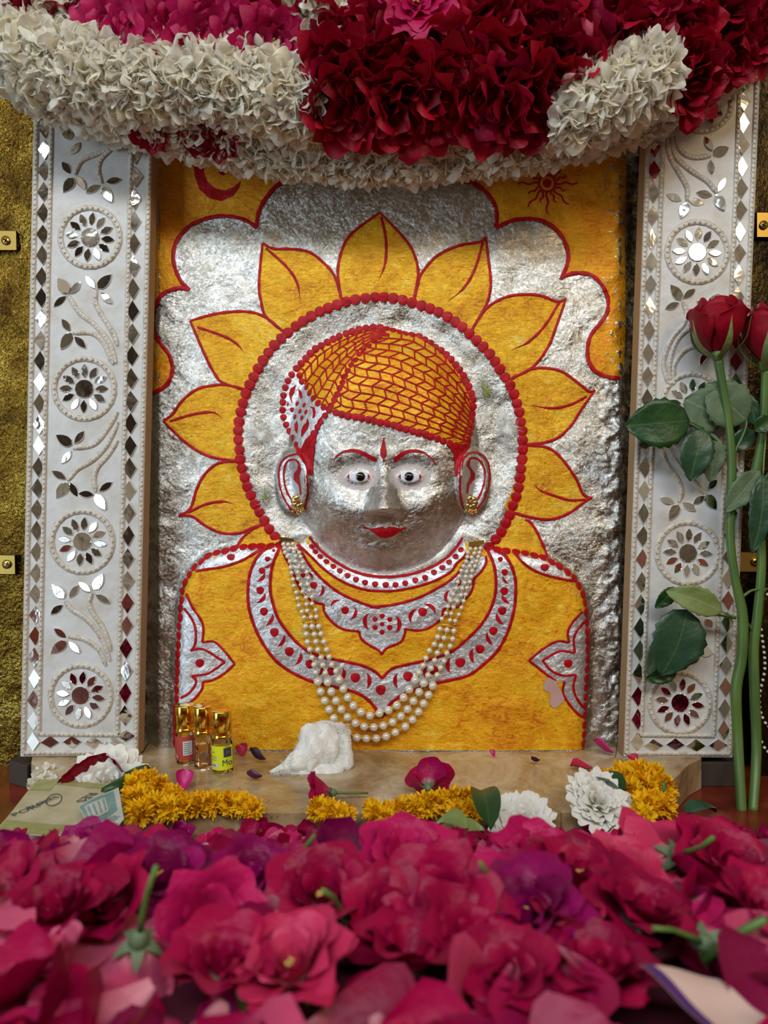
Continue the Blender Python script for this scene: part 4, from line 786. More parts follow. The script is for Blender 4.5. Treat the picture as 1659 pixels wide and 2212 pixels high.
v, f = lump([P(x, y, d) for x, y, d in ((690, 1600, 124), (672, 1640, 138), (668, 1668, 146))], [q * S for q in (4, 13, 6)], 14, 0.3, 15, 14); obj('cotton_fold', mesh('cotton_fold', v, f, M['cotton']), ctn)
def hairs(cx, cy, rx, ry, n, ln, off, parent, m, rot=0.0):
    b = MB()
    for i in range(n):
        a = random.uniform(0, 2 * PI); q = math.sqrt(random.random()); x = rx * q * math.cos(a); y = ry * q * math.sin(a); x, y = x * math.cos(rot) - y * math.sin(rot) + cx, x * math.sin(rot) + y * math.cos(rot) + cy
        a2 = math.atan2(y - cy, x - cx) + random.uniform(-0.9, 0.9); l = ln * random.uniform(0.4, 1.2); k_ = random.uniform(-0.6, 0.6)
        pts = [(x + l * s_ * math.cos(a2 + k_ * s_), y + l * s_ * math.sin(a2 + k_ * s_)) for s_ in (0, .35, .7, 1)]
        c = [PH(px, py, off * (1.5 - s_) * random.uniform(.3, 1)) for (px, py), s_ in zip(pts, (0, .35, .7, 1))]
        vv, ff = tube(c, [0.45 * S, 0.4 * S, 0.35 * S, 0.15 * S], 3, False); b.add(vv, ff)
    o = obj('fibres', b.mesh('fibres', m), parent); o['kind'] = 'stuff'
b = MB()
for i in range(520):
    q = random.random(); px = 600 + 145 * q + random.gauss(0, 8); top = 1668 - 105 * math.sin(min(1, max(0, (px - 590) / 130)) * PI / 2) ** 1.3; py = top + abs(random.gauss(0, 28)); c = P(px, min(py, 1672), 150 - 58 * (1668 - min(py, 1668)) / 105 + 6); L_ = [c]; dv = Vector((random.gauss(0, 1), -.4, random.gauss(.2, 1))).normalized()
    for k_ in range(3): dv = (dv + Vector((random.gauss(0, .4), 0, random.gauss(0, .4)))).normalized(); L_.append(L_[-1] + dv * 5 * S)
    vv, ff = tube(L_, [.5 * S, .45 * S, .35 * S, .15 * S], 3, False); b.add(vv, ff)
o_ = obj('fibres', b.mesh('fibres', M['fibre']), ctn); o_['kind'] = 'stuff'
for cx, cy, rx, ry, rt, green, lab in ((563, 941, 20, 19, 0.2, 0, 'white cotton tuft stuck inside the halo left of the hair ornament'), (1097, 930, 19, 22, -0.6, 0, 'white cotton tuft stuck inside the halo right of the ear'),
                                   (572, 1072, 9, 22, 0.1, 1, 'green tinged cotton tuft stuck beside the left ear'), (1050, 845, 13, 30, -0.25, 1, 'green tinged cotton tuft stuck right of the turban')):
    r = thing('cotton_tuft', lab, 'cotton', PH(cx, cy, 4)); v = []; f = []; n = 18
    for j, (q, h) in enumerate(((1, 0.5), (0.8, 5), (0.45, 8), (0.01, 9))):
        for i in range(n):
            a = 2 * PI * i / n; w_ = q * (1 + 0.22 * math.sin(3 * a + cx) + 0.1 * math.sin(5 * a)) * 0.8; x = rx * w_ * math.cos(a); y = ry * w_ * math.sin(a)
            v.append(PH(cx + x * math.cos(rt) - y * math.sin(rt), cy + x * math.sin(rt) + y * math.cos(rt), h))
    for j in range(3):
        for i in range(n): k_ = (i + 1) % n; f.append((j * n + i, (j + 1) * n + i, (j + 1) * n + k_, j * n + k_))
    obj('fluff', mesh('fluff', v, f, M['green_fluff'] if green else M['cotton']), r); hairs(cx, cy, rx * 0.9, ry * 0.9, 170, 15 if green else 17, 8, r, M['fibre'], rt)
# ---------------------------------------------------------------- perfume bottles
M['glass'] = mat('clear_glass', (1, 1, 1), 0.02, 0.0, Transmission_Weight=1.0, IOR=1.45); M['capgold'] = mat('gold_cap', (0.85, 0.52, 0.08), 0.16, 1.0)
M['oil_pink'] = mat('pink_oil', (1.0, 0.80, 0.70), 0.05, 0.0, Transmission_Weight=1.0, IOR=1.4); M['oil_green'] = mat('green_oil', (0.75, 0.80, 0.05), 0.05, 0.0, Transmission_Weight=1.0, IOR=1.4)
M['label_red'] = mat('red_label', (0.42, 0.05, 0.04), 0.45); M['label_yellow'] = mat('yellow_label', (0.66, 0.72, 0.02), 0.4); M['label_white'] = mat('white_label', (0.6, 0.56, 0.56), 0.5); M['ink'] = mat('label_ink', (0.02, 0.05, 0.08), 0.5); M['ink_red'] = mat('red_ink', (0.85, 0.04, 0.03), 0.5)
def text(name, s, size, m, parent, mw, ext=0.05):
    cu = bpy.data.curves.new(name, 'FONT'); cu.body = s; cu.size = size; cu.align_x = 'CENTER'; cu.align_y = 'CENTER'; cu.extrude = ext * S; cu.materials.append(m)
    o = bpy.data.objects.new(name, cu); link(o); dg = bpy.context.evaluated_depsgraph_get(); me = bpy.data.meshes.new_from_object(o.evaluated_get(dg)); bpy.data.objects.remove(o)
    me.materials.clear(); me.materials.append(m); me.transform(mw); return obj(name, me, parent)
def bottle(bx, by, H_, R, label, oil, lean=0.0, lab=None):
    base = on_level(bx, by, LEDGE - 3); r = thing('perfume_bottle', label, 'bottle', base, 'little perfume bottles on the marble')
    R *= S; H_ *= S; hb = H_ * 0.57
    L = Matrix.Translation(base) @ Matrix.Rotation(lean, 4, 'Y')
    def put(name, prof, n, m, parent=r, flat=False, ph=0.0):
        v, f = lathe(prof, n); Rz = Matrix.Rotation(ph, 4, 'Z'); return obj(name, mesh(name, [L @ (Rz @ Vector(q)) for q in v], f, m, not flat), parent)
    g = put('glass_body', [(R * .80, 0), (R * .98, hb * .03), (R, hb * .10), (R, hb * .86), (R * .9, hb * .93), (R * .72, hb)], 8, M['glass'], flat=True, ph=0.35)
    put('perfume_oil', [(R * .62, hb * .08), (R * .80, hb * .13), (R * .80, hb * .70)], 8, oil, g, True, 0.35)
    cz = hb * .97; Hc = H_ - cz; Rc = R * .97
    put('gold_cap', [(Rc, cz), (Rc * 1.02, cz + Hc * .03), (Rc, cz + Hc * .12), (Rc * .93, cz + Hc * .14), (Rc, cz + Hc * .17), (Rc * .93, cz + Hc * .20), (Rc, cz + Hc * .23), (Rc * .93, cz + Hc * .26), (Rc, cz + Hc * .29), (Rc, cz + Hc * .97), (Rc * .95, cz + Hc), (Rc * .5, cz + Hc * .985)], 32, M['capgold'])
    def wrap(name, a0, a1, z0, z1, m, out=1.03, parent=None):
        v = []; f = []; seg = max(1, int((a1 - a0) / 0.2)); 
        for i in range(seg + 1):
            a = a0 + (a1 - a0) * i / seg
            for z in (z0, z1): rr = R * out; v.append(L @ Vector((rr * math.cos(a), rr * math.sin(a), z * hb)))
        for i in range(seg): f.append((2 * i, 2 * i + 2, 2 * i + 3, 2 * i + 1))
        return obj(name, mesh(name, v, f, m), parent or r)
    def mat_at(a, z, out): return L @ Matrix.Rotation(a + PI / 2, 4, 'Z') @ Matrix.Translation((0, -R * out, z * hb)) @ Matrix.Rotation(PI / 2, 4, 'X')
    return r, wrap, mat_at, R
FR = -PI / 2 
b1, wr_, ma, R_ = bottle(402, 1646, 117, 19.8, 'perfume bottle with gold cap and faded red label, leftmost of the three', M['oil_pink'], -0.03)
lb = wr_('red_label', FR - 1.3, FR + 1.3, .14, .86, M['label_red']); wr_('white_panel', FR + 0.02, FR + 0.95, .30, .72, M['label_white'], 1.05, lb)
for i in range(6): wr_('print_line', FR + 0.12, FR + random.uniform(.6, .85), .35 + i * .06, .365 + i * .06, M['ink'], 1.065, lb)
text('lettering', 'b', R_ * .55, M['label_white'], lb, ma(FR - 0.62, .27, 1.06))
bottle(440, 1656, 122, 19.6, 'perfume bottle with gold cap and bare clear glass, middle of the three', M['oil_pink'], -0.02)
b3, wr_, ma, R_ = bottle(482, 1665, 120, 20.6, 'perfume bottle with gold cap and yellow label, rightmost of the three', M['oil_green'], -0.03)
lb = wr_('yellow_label', FR - 1.35, FR + 1.35, .12, .80, M['label_yellow']); wr_('white_strip', FR - 1.25, FR - 0.15, .21, .31, M['label_white'], 1.05, lb)
wr_('black_square', FR + 0.32, FR + 1.1, .48, .74, M['ink'], 1.05, lb)
text('lettering', 'Mo', R_ * .78, M['ink'], lb, ma(FR + 0.62, .33, 1.07)); text('lettering', 'H', R_ * .5, M['ink_red'], lb, ma(FR + 0.72, .61, 1.07)); text('lettering', 'FREE', R_ * .22, M['ink'], lb, ma(FR - 0.62, .26, 1.07))
text('lettering', '3 ML', R_ * .2, M['ink'], lb, ma(FR - 0.7, .62, 1.06)); text('lettering', 'Xtra', R_ * .24, M['ink'], lb, ma(FR + 0.65, .775, 1.06))
for i in range(3): wr_('print_line', FR - 1.0, FR - random.uniform(.3, .5), .50 - i * .05, .51 - i * .05, M['ink'], 1.05, lb)
# ---------------------------------------------------------------- flower building blocks
def petalmat(name, stops, base_col, base_amt=0.35, rough=0.45, trans=0.25, g0=0.0, g1=0.45):
    m = mat(name, stops[0][1], rough); t = NT(m); oi = t.n('ObjectInfo'); r = t.math('FRACT', t.math('ADD', oi.outputs['Random'], t.attr('rnd')))
    c = t.ramp(r, stops); g = t.rng(t.attr('g'), g0, g1, base_amt, 0.0); c = t.mix(g, c, base_col)
    v = t.oc(); n = t.noise(v, 90, 4, 0.6, 0.5); c = t.mix(t.rng(n, 0.35, 0.75, 0.0, 0.3), c, t.mix(1.0, c, (0.6, 0.5, 0.6), 'MULTIPLY')); t.b.inputs['Specular IOR Level'].default_value = 0.22
    t.l(c, t.b.inputs['Base Color']); t.l(t.bump(t.noise(v, 240, 3), 0.0005), t.b.inputs['Normal'])
    tr = t.n('BsdfTranslucent'); mx = t.n('MixShader'); mx.inputs[0].default_value = trans; out = t.t.nodes['Material Output']
    t.l(c, tr.inputs['Color']); t.l(t.b.outputs[0], mx.inputs[1]); t.l(tr.outputs[0], mx.inputs[2]); t.l(mx.outputs[0], out.inputs['Surface']); return m
RS = [(0.0, (0.26, 0.001, 0.040)), (0.2, (0.42, 0.002, 0.065)), (0.38, (0.50, 0.006, 0.045)), (0.55, (0.30, 0.001, 0.085)), (0.7, (0.56, 0.014, 0.10)), (0.84, (0.18, 0.001, 0.04)), (1.0, (0.66, 0.07, 0.17))]
M['petal'] = petalmat('rose_petal_pink', RS, (0.85, 0.42, 0.45), 0.7, 0.42, 0.12, 0.0, 0.34)
M['darkrose'] = petalmat('rose_petal_crimson', [(0.0, (0.24, 0.001, 0.014)), (0.4, (0.36, 0.002, 0.020)), (0.7, (0.44, 0.004, 0.018)), (1.0, (0.32, 0.002, 0.04))], (0.25, 0.0, 0.02), 0.2)
M['pinkrose'] = petalmat('rose_petal_magenta', [(0.0, (0.42, 0.003, 0.07)), (0.5, (0.52, 0.006, 0.09)), (1.0, (0.36, 0.002, 0.05))], (0.75, 0.25, 0.30), 0.5)
M['longrose'] = petalmat('rose_petal_velvet', [(0.0, (0.28, 0.001, 0.012)), (1.0, (0.34, 0.002, 0.014))], (0.15, 0.0, 0.01), 0.3, 0.5, 0.12)
M['white'] = petalmat('white_blossom_petal', [(0.0, (0.95, 0.89, 0.70)), (0.5, (0.98, 0.95, 0.84)), (1.0, (0.97, 0.94, 0.82))], (0.70, 0.64, 0.32), 0.3, 0.5, 0.48, 0.0, 0.3)
M['whiterose'] = petalmat('white_rose_petal', [(0.0, (0.86, 0.85, 0.80)), (1.0, (0.88, 0.86, 0.76))], (0.80, 0.74, 0.42), 0.6, 0.5, 0.2, 0.0, 0.5)
M['marigold'] = petalmat('marigold_petal', [(0.0, (0.92, 0.46, 0.004)), (1.0, (0.95, 0.60, 0.008))], (0.80, 0.30, 0.0), 0.6, 0.5, 0.2)
M['stamen'] = mat('stamen', (0.72, 0.50, 0.12), 0.6)
def greenmat(name, c0, c1, rough=0.4, vein=(0.25, 0.33, 0.12)):
    m = mat(name, c0, rough); t = NT(m); v = t.oc(); c = t.ramp(t.noise(v, 60, 5), [(0.3, c0), (0.7, c1)])
    c = t.mix(t.rng(t.attr('rib'), 0.0, 0.05, 0.6, 0.0), c, vein); t.l(c, t.b.inputs['Base Color']); t.l(t.bump(t.noise(v, 200, 3), 0.0006), t.b.inputs['Normal']); return m
M['leaf_dark'] = greenmat('leaf_dark_green', (0.006, 0.036, 0.005), (0.016, 0.065, 0.010), vein=(0.07, 0.12, 0.03)); M['leaf_pale'] = greenmat('leaf_pale_underside', (0.065, 0.11, 0.055), (0.11, 0.16, 0.08), 0.6, (0.2, 0.25, 0.12))
M['leaf_bluish'] = greenmat('leaf_bluish_green', (0.012, 0.045, 0.022), (0.028, 0.075, 0.036), vein=(0.09, 0.15, 0.06)); M['leaf_lime'] = greenmat('leaf_yellow_green', (0.15, 0.20, 0.05), (0.20, 0.25, 0.08), 0.55)
M['stemg'] = mat('stem_green', (0.10, 0.20, 0.035), 0.4); t = NT(M['stemg']); v = t.oc((1, 1, 0.3)); t.l(t.ramp(t.noise(v, 50, 5), [(0.3, (0.04, 0.09, 0.018)), (0.7, (0.11, 0.19, 0.035))]), t.b.inputs['Base Color'])
M['calyx'] = mat('calyx_green', (0.13, 0.18, 0.09), 0.6)

def wrap_petal(R, Hh, span, flare, seed, nu=7, nv=7, base=0.22, ruf=0.05, tip=0.16, scale=S):
    """one rose petal wrapped round the +Z axis, centred on +X"""
    r = random.Random(seed); ph = r.uniform(0, 6); v = []; g = []
    for j in range(nv):
        q = j / (nv - 1); wv = (0.30 + 0.70 * math.sin(min(1.0, q * 1.5) * PI / 2)) * (1 if q < .6 else math.sqrt(max(0.02, 1 - ((q - 0.6) / 0.44) ** 4)))
        for i in range(nu):
            u = -1 + 2 * i / (nu - 1); a = u * span * wv
            rad = R * (base + (1 - base) * math.sin(min(1, q * 1.5) * PI / 2)) + flare * max(0, q - 0.35) ** 1.6 * 1.9
            rad *= 1 + ruf * math.sin(3.1 * u + ph + q * 2) * q + 0.10 * u * u * q
            z = Hh * q * (1 - tip * u * u * q) - max(0, flare) * 0.45 * max(0, q - 0.62) ** 1.5 * 2.2 + ruf * Hh * 0.5 * math.sin(4.3 * u + ph) * q * q
            v.append((rad * math.cos(a) * scale, rad * math.sin(a) * scale, z * scale)); g.append(q)
    f = [(j * nu + i, j * nu + i + 1, (j + 1) * nu + i + 1, (j + 1) * nu + i) for j in range(nv - 1) for i in range(nu - 1)]
    return v, f, g
def bloom_mesh(name, layers, m, seed, centre=True, nu=6, nv=6):
    b = MB(); r = random.Random(seed); rn = []; a = r.uniform(0, 6)
    for cnt, R, Hh, span, flare, ruf in layers:
        for k in range(cnt):
            v, f, g = wrap_petal(R * r.uniform(.9, 1.1), Hh * r.uniform(.88, 1.1), span * r.uniform(.85, 1.1), flare * r.uniform(.7, 1.3), r.random(), nu, nv, ruf=ruf)
            th = a + 2 * PI * k / cnt + r.uniform(-.2, .2); M_ = Matrix.Rotation(th, 3, 'Z') @ Matrix.Rotation(r.uniform(-.12, .12), 3, 'X')
            b.add([M_ @ Vector(q) for q in v], f, g); rn += [r.uniform(0, 0.35)] * len(v)
        a += 0.7
    mats = [m]; nf = len(b.f)
    if centre:
        for k in range(16): p = Vector((r.gauss(0, 5), r.gauss(0, 5), r.uniform(22, 34))) * S; v, f = sphere(p, 2.0 * S, 5, 4); b.add(v, f, [0] * len(v)); rn += [0] * len(v)
        mats.append(M['stamen'])
    me = mesh(name, b.v, b.f, mats, True, {'g': b.a, 'rnd': rn})
    for i in range(nf, len(b.f)): me.polygons[i].material_index = 1
    return me
def strip(L, w, curl, seed, n=6):
    """narrow petal along +Z from the origin"""
    r = random.Random(seed); v = []; g = []; k_ = r.uniform(-.5, .5)
    for j in range(n):
        q = j / (n - 1); ww = w * (0.30, 0.58, 0.85, 1.0, 0.95, 0.55)[j]
        for u in (-1, -.5, 0, .5, 1): v.append((u * ww * .5, curl * L * q * q + u * u * ww * .32 * (1.1 - q) + k_ * u * ww * .5 * q + math.sin(j * 2.1 + seed * 6) * w * .10, L * q * (1 - 0.22 * u * u * q) + math.sin(seed * 40 + u * 2) * L * .04 * q )); g.append(q)
    f = [(j * 5 + i, j * 5 + i + 1, j * 5 + i + 6, j * 5 + i + 5) for j in range(n - 1) for i in range(4)]
    return v, f, g
def tuft_mesh(name, cnt, L, w, m, seed, spread=1.35, centre=0.0, flat=1.0):
    b = MB(); r = random.Random(seed); rn = []
    for k in range(cnt):
        v, f, g = strip(L * r.uniform(.7, 1.15) * S, w * r.uniform(.7, 1.3) * S, r.uniform(-.35, .45), r.random())
        th = spread * math.sqrt((k + .5) / cnt) * r.uniform(.8, 1.1); az = k * 2.4 + r.uniform(-.3, .3)
        M_ = Matrix.Rotation(az, 3, 'Z') @ Matrix.Rotation(th, 3, 'Y') @ Matrix.Rotation(PI / 2 + r.uniform(-.8, .8), 3, 'Z')
        o = Vector((math.cos(az) * math.sin(th), math.sin(az) * math.sin(th), 0)) * centre * L * S
        b.add([M_ @ Vector(q) + o for q in v], f, g); rn += [r.uniform(0, .5)] * len(v)
    return mesh(name, b.v, b.f, m, True, {'g': b.a, 'rnd': rn})
WB = [tuft_mesh('white_blossom', 30, 43, 30, M['white'], 11 + i, 1.5) for i in range(4)]
MG = [tuft_mesh('marigold_bloom', 150, 27, 10, M['marigold'], 31 + i, 1.75) for i in range(3)]
DR = [bloom_mesh('rose_bloom', [(3, 12, 66, 1.2, 2, .10), (4, 24, 78, 0.95, 8, .13), (5, 36, 86, 0.8, 16, .15), (6, 46, 84, 0.7, 26, .15)], M['darkrose'], 41 + i, False, 8, 8) for i in range(3)]
PR = [bloom_mesh('rose_bloom', [(5, 10, 34, .9, 8, .12), (6, 20, 42, .8, 18, .13), (7, 32, 46, .7, 28, .13), (8, 44, 42, .65, 30, .12)], M['pinkrose'], 51 + i, True, 8, 8) for i in range(3)]
def facing(dirv, roll=None):
    q = Vector((0, 0, 1)).rotation_difference(Vector(dirv).normalized()); return q @ Euler((0, 0, random.uniform(0, 6.28) if roll is None else roll)).to_quaternion()
def dressed(root, name, path, rad, meshes, gap, around, arc=(-200, 20), sc=(0.85, 1.15), down=0.0, rj=0.15):
    """blooms set round a rope; path of (x, y, d) pixels; arc in degrees, -90 faces the viewer, 0 faces up... measured in the section plane"""
    c = [np.array(q) for q in path]; pts = []; dense = cat([(*q,) for q in path], 4)
    L = [0.0]
    for i in range(1, len(dense)): L.append(L[-1] + float(np.linalg.norm(dense[i][:2] - dense[i - 1][:2])))
    n = max(1, int(L[-1] / gap))
    for k in range(n + 1):
        i = min(int(np.searchsorted(L, L[-1] * k / n)), len(dense) - 1); x, y, d = dense[i][:3]
        for a_ in range(around):
            a = math.radians(arc[0] + (arc[1] - arc[0]) * (a_ + 0.5 * (k % 2) + random.uniform(-.2, .2)) / max(1, around - 0.5))
            dv = Vector((random.uniform(-.25, .25), math.sin(a), math.cos(a) - down)); c_ = P(x, y, d) + Vector((random.uniform(-.2, .2) * gap, math.sin(a) * rad, math.cos(a) * rad)) * S
            obj(name, random.choice(meshes), root, c_, facing(dv), random.uniform(*sc))
def cord(root, path, r=6):
    v, f = tube([P(*q[:3]) for q in cat(path, 20)], r * S, 6); obj('cord', mesh('cord', v, f, M['stemg']), root)
# ---------------------------------------------------------------- garlands hung over the top
g1 = thing('flower_garland', 'thin fringe garland of white blossoms hanging lowest over the relief top', 'garland', P(829, 60, 60))
p_ = [(20, 110, 84), (70, 195, 88), (200, 245, 96), (340, 285, 96), (540, 330, 92), (700, 350, 90), (830, 358, 88), (1000, 345, 90), (1150, 325, 90), (1320, 285, 94), (1450, 235, 96), (1560, 165, 96), (1660, 90, 92)]
dressed(g1, 'white_blossom', p_, 8, WB, 21, 3, (-180, -60), (0.80, 1.05), 0.55); cord(g1, p_)
g2 = thing('flower_garland', 'middle garland of white blossoms with dark rose petals peeping under the front rope', 'garland', P(600, 60, 120))
p_ = [(40, 140, 124), (120, 215, 128), (330, 262, 130), (500, 275, 128), (700, 290, 126), (900, 300, 122), (1150, 290, 124), (1280, 270, 124)]
dressed(g2, 'white_blossom', p_, 12, WB, 27, 3, (-190, -60), (0.85, 1.1), 0.4); cord(g2, p_)
for x, y in ((330, 285), (430, 292), (480, 300)): obj('rose_bloom', random.choice(DR), g2, P(x, y - 20, 135), facing((0, -.5, -1)), 0.55)
g3 = thing('flower_garland', 'thick front garland, white at left then dark crimson roses and white again at right', 'garland', P(829, 60, 180))
p_ = [(-70, 25, 176), (-10, 80, 180), (60, 125, 186), (150, 152, 190), (260, 170, 192), (400, 175, 192), (540, 190, 190), (660, 215, 186)]
dressed(g3, 'white_blossom', p_, 48, WB, 30, 7, (-195, -10), (0.85, 1.15), 0.25)
p2 = [(1215, 240, 200), (1275, 222, 206), (1340, 198, 208), (1405, 170, 204)]; dressed(g3, 'white_blossom', p2, 38, WB, 28, 6, (-200, -10), (0.95, 1.2), 0.3)
cord(g3, p_ + [(830, 250, 180), (1030, 250, 180)] + p2 + [(1520, 140, 180), (1620, 90, 176)], 10)
for row, (yy, dd) in enumerate(((85, 205), (130, 216), (172, 212), (206, 196))):
    for x in np.arange(715, 1195, 62):
        xx = x + (31 if row % 2 else 0); y = yy + random.uniform(-12, 12) - (10 if xx < 760 else 0); obj('rose_bloom', random.choice(DR), g3, P(xx, y, dd), facing((random.uniform(-.45, .45), -0.75, -0.75 - 0.3 * row / 3)), random.uniform(.82, 1.08))
for x, y, dd in ((1420, 70, 190), (1470, 100, 195), (1500, 160, 188), (1545, 90, 190), (1560, 150, 180), (1600, 60, 180), (1610, 110, 176), (1440, 180, 180), (1640, 40, 170), (1470, 215, 178)):
    obj('rose_bloom', random.choice(DR), g3, P(x, y - 30, dd), facing((random.uniform(-.4, .4), -0.8, -0.6)), random.uniform(.72, .9))
g4 = thing('flower_garland', 'upper garland of pink and crimson roses with white blossom clusters along the top edge', 'garland', P(829, -40, 190))
p_ = [(120, 10, 196), (200, 15, 200), (250, 30, 200)]; dressed(g4, 'white_blossom', p_, 26, WB, 30, 5, (-200, 0), (0.85, 1.1), 0.2)
p_ = [(640, 20, 206), (720, 45, 214), (825, 60, 212)]; dressed(g4, 'white_blossom', p_, 36, WB, 28, 6, (-200, 0), (0.95, 1.2), 0.3)
for x, y, dd, mm, dr in ((250, 75, 225, 0, (-.3, -1, -.3)), (320, 70, 232, 0, (0, -1, -.4)), (390, 75, 232, 0, (.1, -1, -.3)), (455, 90, 232, 0, (.1, -1, -.4)), (520, 95, 230, 0, (.1, -1, -.5)), (590, 105, 228, 0, (.2, -1, -.5)), (900, 12, 290, 0, (.05, -1, -.1)),
                         (300, 10, 205, 1, 0), (370, 5, 208, 1, 0), (430, 30, 212, 1, 0), (500, 20, 215, 0, (0, -1, 0)), (560, 40, 214, 1, 0), (60, 0, 190, 1, 0), (110, 25, 180, 1, 0), (960, 40, 224, 1, 0), (1030, 50, 224, 1, 0), (1100, 30, 220, 0, (.2, -1, -.2)), (1150, 60, 216, 1, 0), (1060, -5, 226, 0, (0, -1, 0)), (870, 80, 222, 1, 0), (930, 95, 226, 1, 0),
                         (1190, 80, 214, 1, 0), (1210, 10, 210, 1, 0), (1290, 20, 208, 1, 0), (1350, 50, 200, 1, 0), (1280, 90, 206, 1, 0), (1400, 10, 196, 1, 0), (1340, 110, 198, 1, 0), (1460, 5, 190, 1, 0), (1230, 130, 206, 1, 0), (1520, 20, 186, 1, 0), (1580, -5, 180, 1, 0), (1650, -10, 170, 1, 0), (750, 120, 214, 1, 0), (820, 110, 218, 1, 0), (700, 0, 196, 1, 0), (800, -10, 200, 1, 0), (180, -20, 190, 1, 0)):
    obj('rose_bloom', random.choice((PR, DR)[mm]), g4, P(x, y, dd), facing(dr or (random.uniform(-.4, .4), -1, random.uniform(-.8, .1))), random.uniform(.85, 1.05) * (0.95 if mm else 1.0))
cord(g4, [(-40, -20, 180), (300, 10, 190), (700, 20, 195), (1200, 10, 190), (1660, -30, 165)], 10)
v, f = lump([P(x, y, 250) for x, y in ((1235, -10), (1250, 30), (1275, 80), (1290, 98))], [q * S for q in (22, 28, 24, 3)], 14, 0.15, 4, 12); obj('rose_bud', mesh('rose_bud', v, f, M['pinkrose'], True, {'g': [0.15] * len(v), 'rnd': [0.0] * len(v)}), g4)
# ---------------------------------------------------------------- long stemmed roses
def leaf(name, a, b, w, d, m, parent, bend=6, serr=0.05, fold=5, dtip=None, skew=0.0):
    """leaf lying roughly parallel to the wall; a base pixel, b tip pixel, w width in pixels"""
    nu, nv = 9, 15; v = []; ru = []; dx, dy = b[0] - a[0], b[1] - a[1]; L = math.hypot(dx, dy); ux, uy = dx / L, dy / L; dtip = d if dtip is None else dtip
    for j in range(nv):
        q = j / (nv - 1); ww = w * 0.5 * (math.sin(PI * q ** 0.80) ** 0.72 if 0 < q < 1 else 0.02)
        for i in range(nu):
            u = -1 + 2 * i / (nu - 1); s_ = 1 + (serr * (1 if j % 2 else -1) if abs(u) > .99 else 0); off = u * ww * s_; sk = skew * math.sin(PI * q) * L
            x = a[0] + ux * L * q - uy * (off + sk); y = a[1] + uy * L * q + ux * (off + sk)
            dd = d + (dtip - d) * q + bend * math.sin(PI * q) + fold * abs(u) ** 1.3 * math.sin(PI * q) + 1.6 * math.sin(q * 17 + abs(u) * 4) * abs(u); v.append(P(x, y, dd)); ru.append(abs(u) * ww / 50 if abs(u) > .01 else 0)
    f = [(j * nu + i, j * nu + i + 1, (j + 1) * nu + i + 1, (j + 1) * nu + i) for j in range(nv - 1) for i in range(nu - 1)]
    o = obj(name, mesh(name, v, f, m, True, {'rib': ru}), parent); md = o.modifiers.new('thickness', 'SOLIDIFY'); md.thickness = 0.9 * S; md.offset = 0; return o
def stem(name, pts, r, parent, m=None): 
    v, f = tube([P(*q[:3]) for q in cat(pts, 12)], [q[3] * S for q in cat([p + (rr,) for p, rr in zip(pts, r)], 12)], 10); return obj(name, mesh(name, v, f, m or M['stemg']), parent)
def longrose(label, cx, cy, d, size, axis, roll, stempts, rad):
    r = thing('rose', label, 'rose', P(*stempts[-1])); q0 = Vector((0, 0, 1)).rotation_difference(Vector(axis).normalized()); base = P(cx, cy, d)
    for cnt, R, Hh, span, flare, a0 in ((3, 14, 112, 1.5, 0, 0), (3, 22, 114, 1.3, 0, .5), (3, 31, 112, 1.2, 1, 1.1), (3, 39, 106, 1.1, 3, roll), (3, 45, 94, 1.05, 7, roll + 1.0)):
        for k in range(cnt):
            v, f, g = wrap_petal(R, Hh, span, flare, R + k, 11, 11, base=0.12, ruf=0.035, tip=0.12); me = mesh('petal', v, f, M['longrose'], True, {'g': g, 'rnd': [0.1 * k] * len(v)})
            o = obj('petal', me, r, base, q0 @ Euler((0, 0, a0 + 2 * PI * k / cnt)).to_quaternion(), size)
            md = o.modifiers.new('thickness', 'SOLIDIFY'); md.thickness = 1.2 * S; md.offset = 0
    for k in range(5):
        v = []; f = []; ln = 74
        for j in range(8):
            q = j / 7; ww = 8.5 * (1 - q) ** 0.8 * (0.7 + 0.6 * math.sin(PI * q)); rr = 10 + 40 * math.sin(min(1, q * 1.5) * PI / 2) * 1.05 + 14 * max(0, q - .5); z = -4 + ln * q ** 1.25 
            for u in (-1, 0, 1): v.append((rr * S + (0.0006 if u == 0 else 0), u * ww * S, z * S))
        for j in range(7):
            for i in range(2): f.append((j * 3 + i, j * 3 + i + 1, (j + 1) * 3 + i + 1, (j + 1) * 3 + i))
        obj('sepal', mesh('sepal', v, f, M['leaf_lime'], True, {'rib': [1] * len(v)}), r, base, q0 @ Euler((0, 0, roll + 0.5 + 2 * PI * k / 5)).to_quaternion(), size)
    v, f = lathe([(6 * S, -12 * S), (11 * S, -6 * S), (14 * S, 4 * S), (10 * S, 12 * S)], 14); obj('calyx', mesh('calyx', v, f, M['stemg']), r, base, q0, size)
    stem('stem', stempts, rad, r); return r
r1 = longrose('long stemmed crimson rose leaning on the right panel, bloom in front of the mirrors', 1550, 768, 122, 1.0, (-0.06, -0.12, 1), 4.2,
              [(1551, 776, 120), (1560, 830, 116), (1572, 900, 112), (1580, 985, 110), (1580, 1060, 108), (1577, 1160, 110), (1588, 1250, 112), (1604, 1330, 112), (1602, 1420, 114), (1590, 1490, 118), (1594, 1600, 126), (1602, 1760, 170)], [9, 8, 8, 8.5, 9.5, 8.5, 8.5, 10, 10, 10.5, 9.5, 9.5])
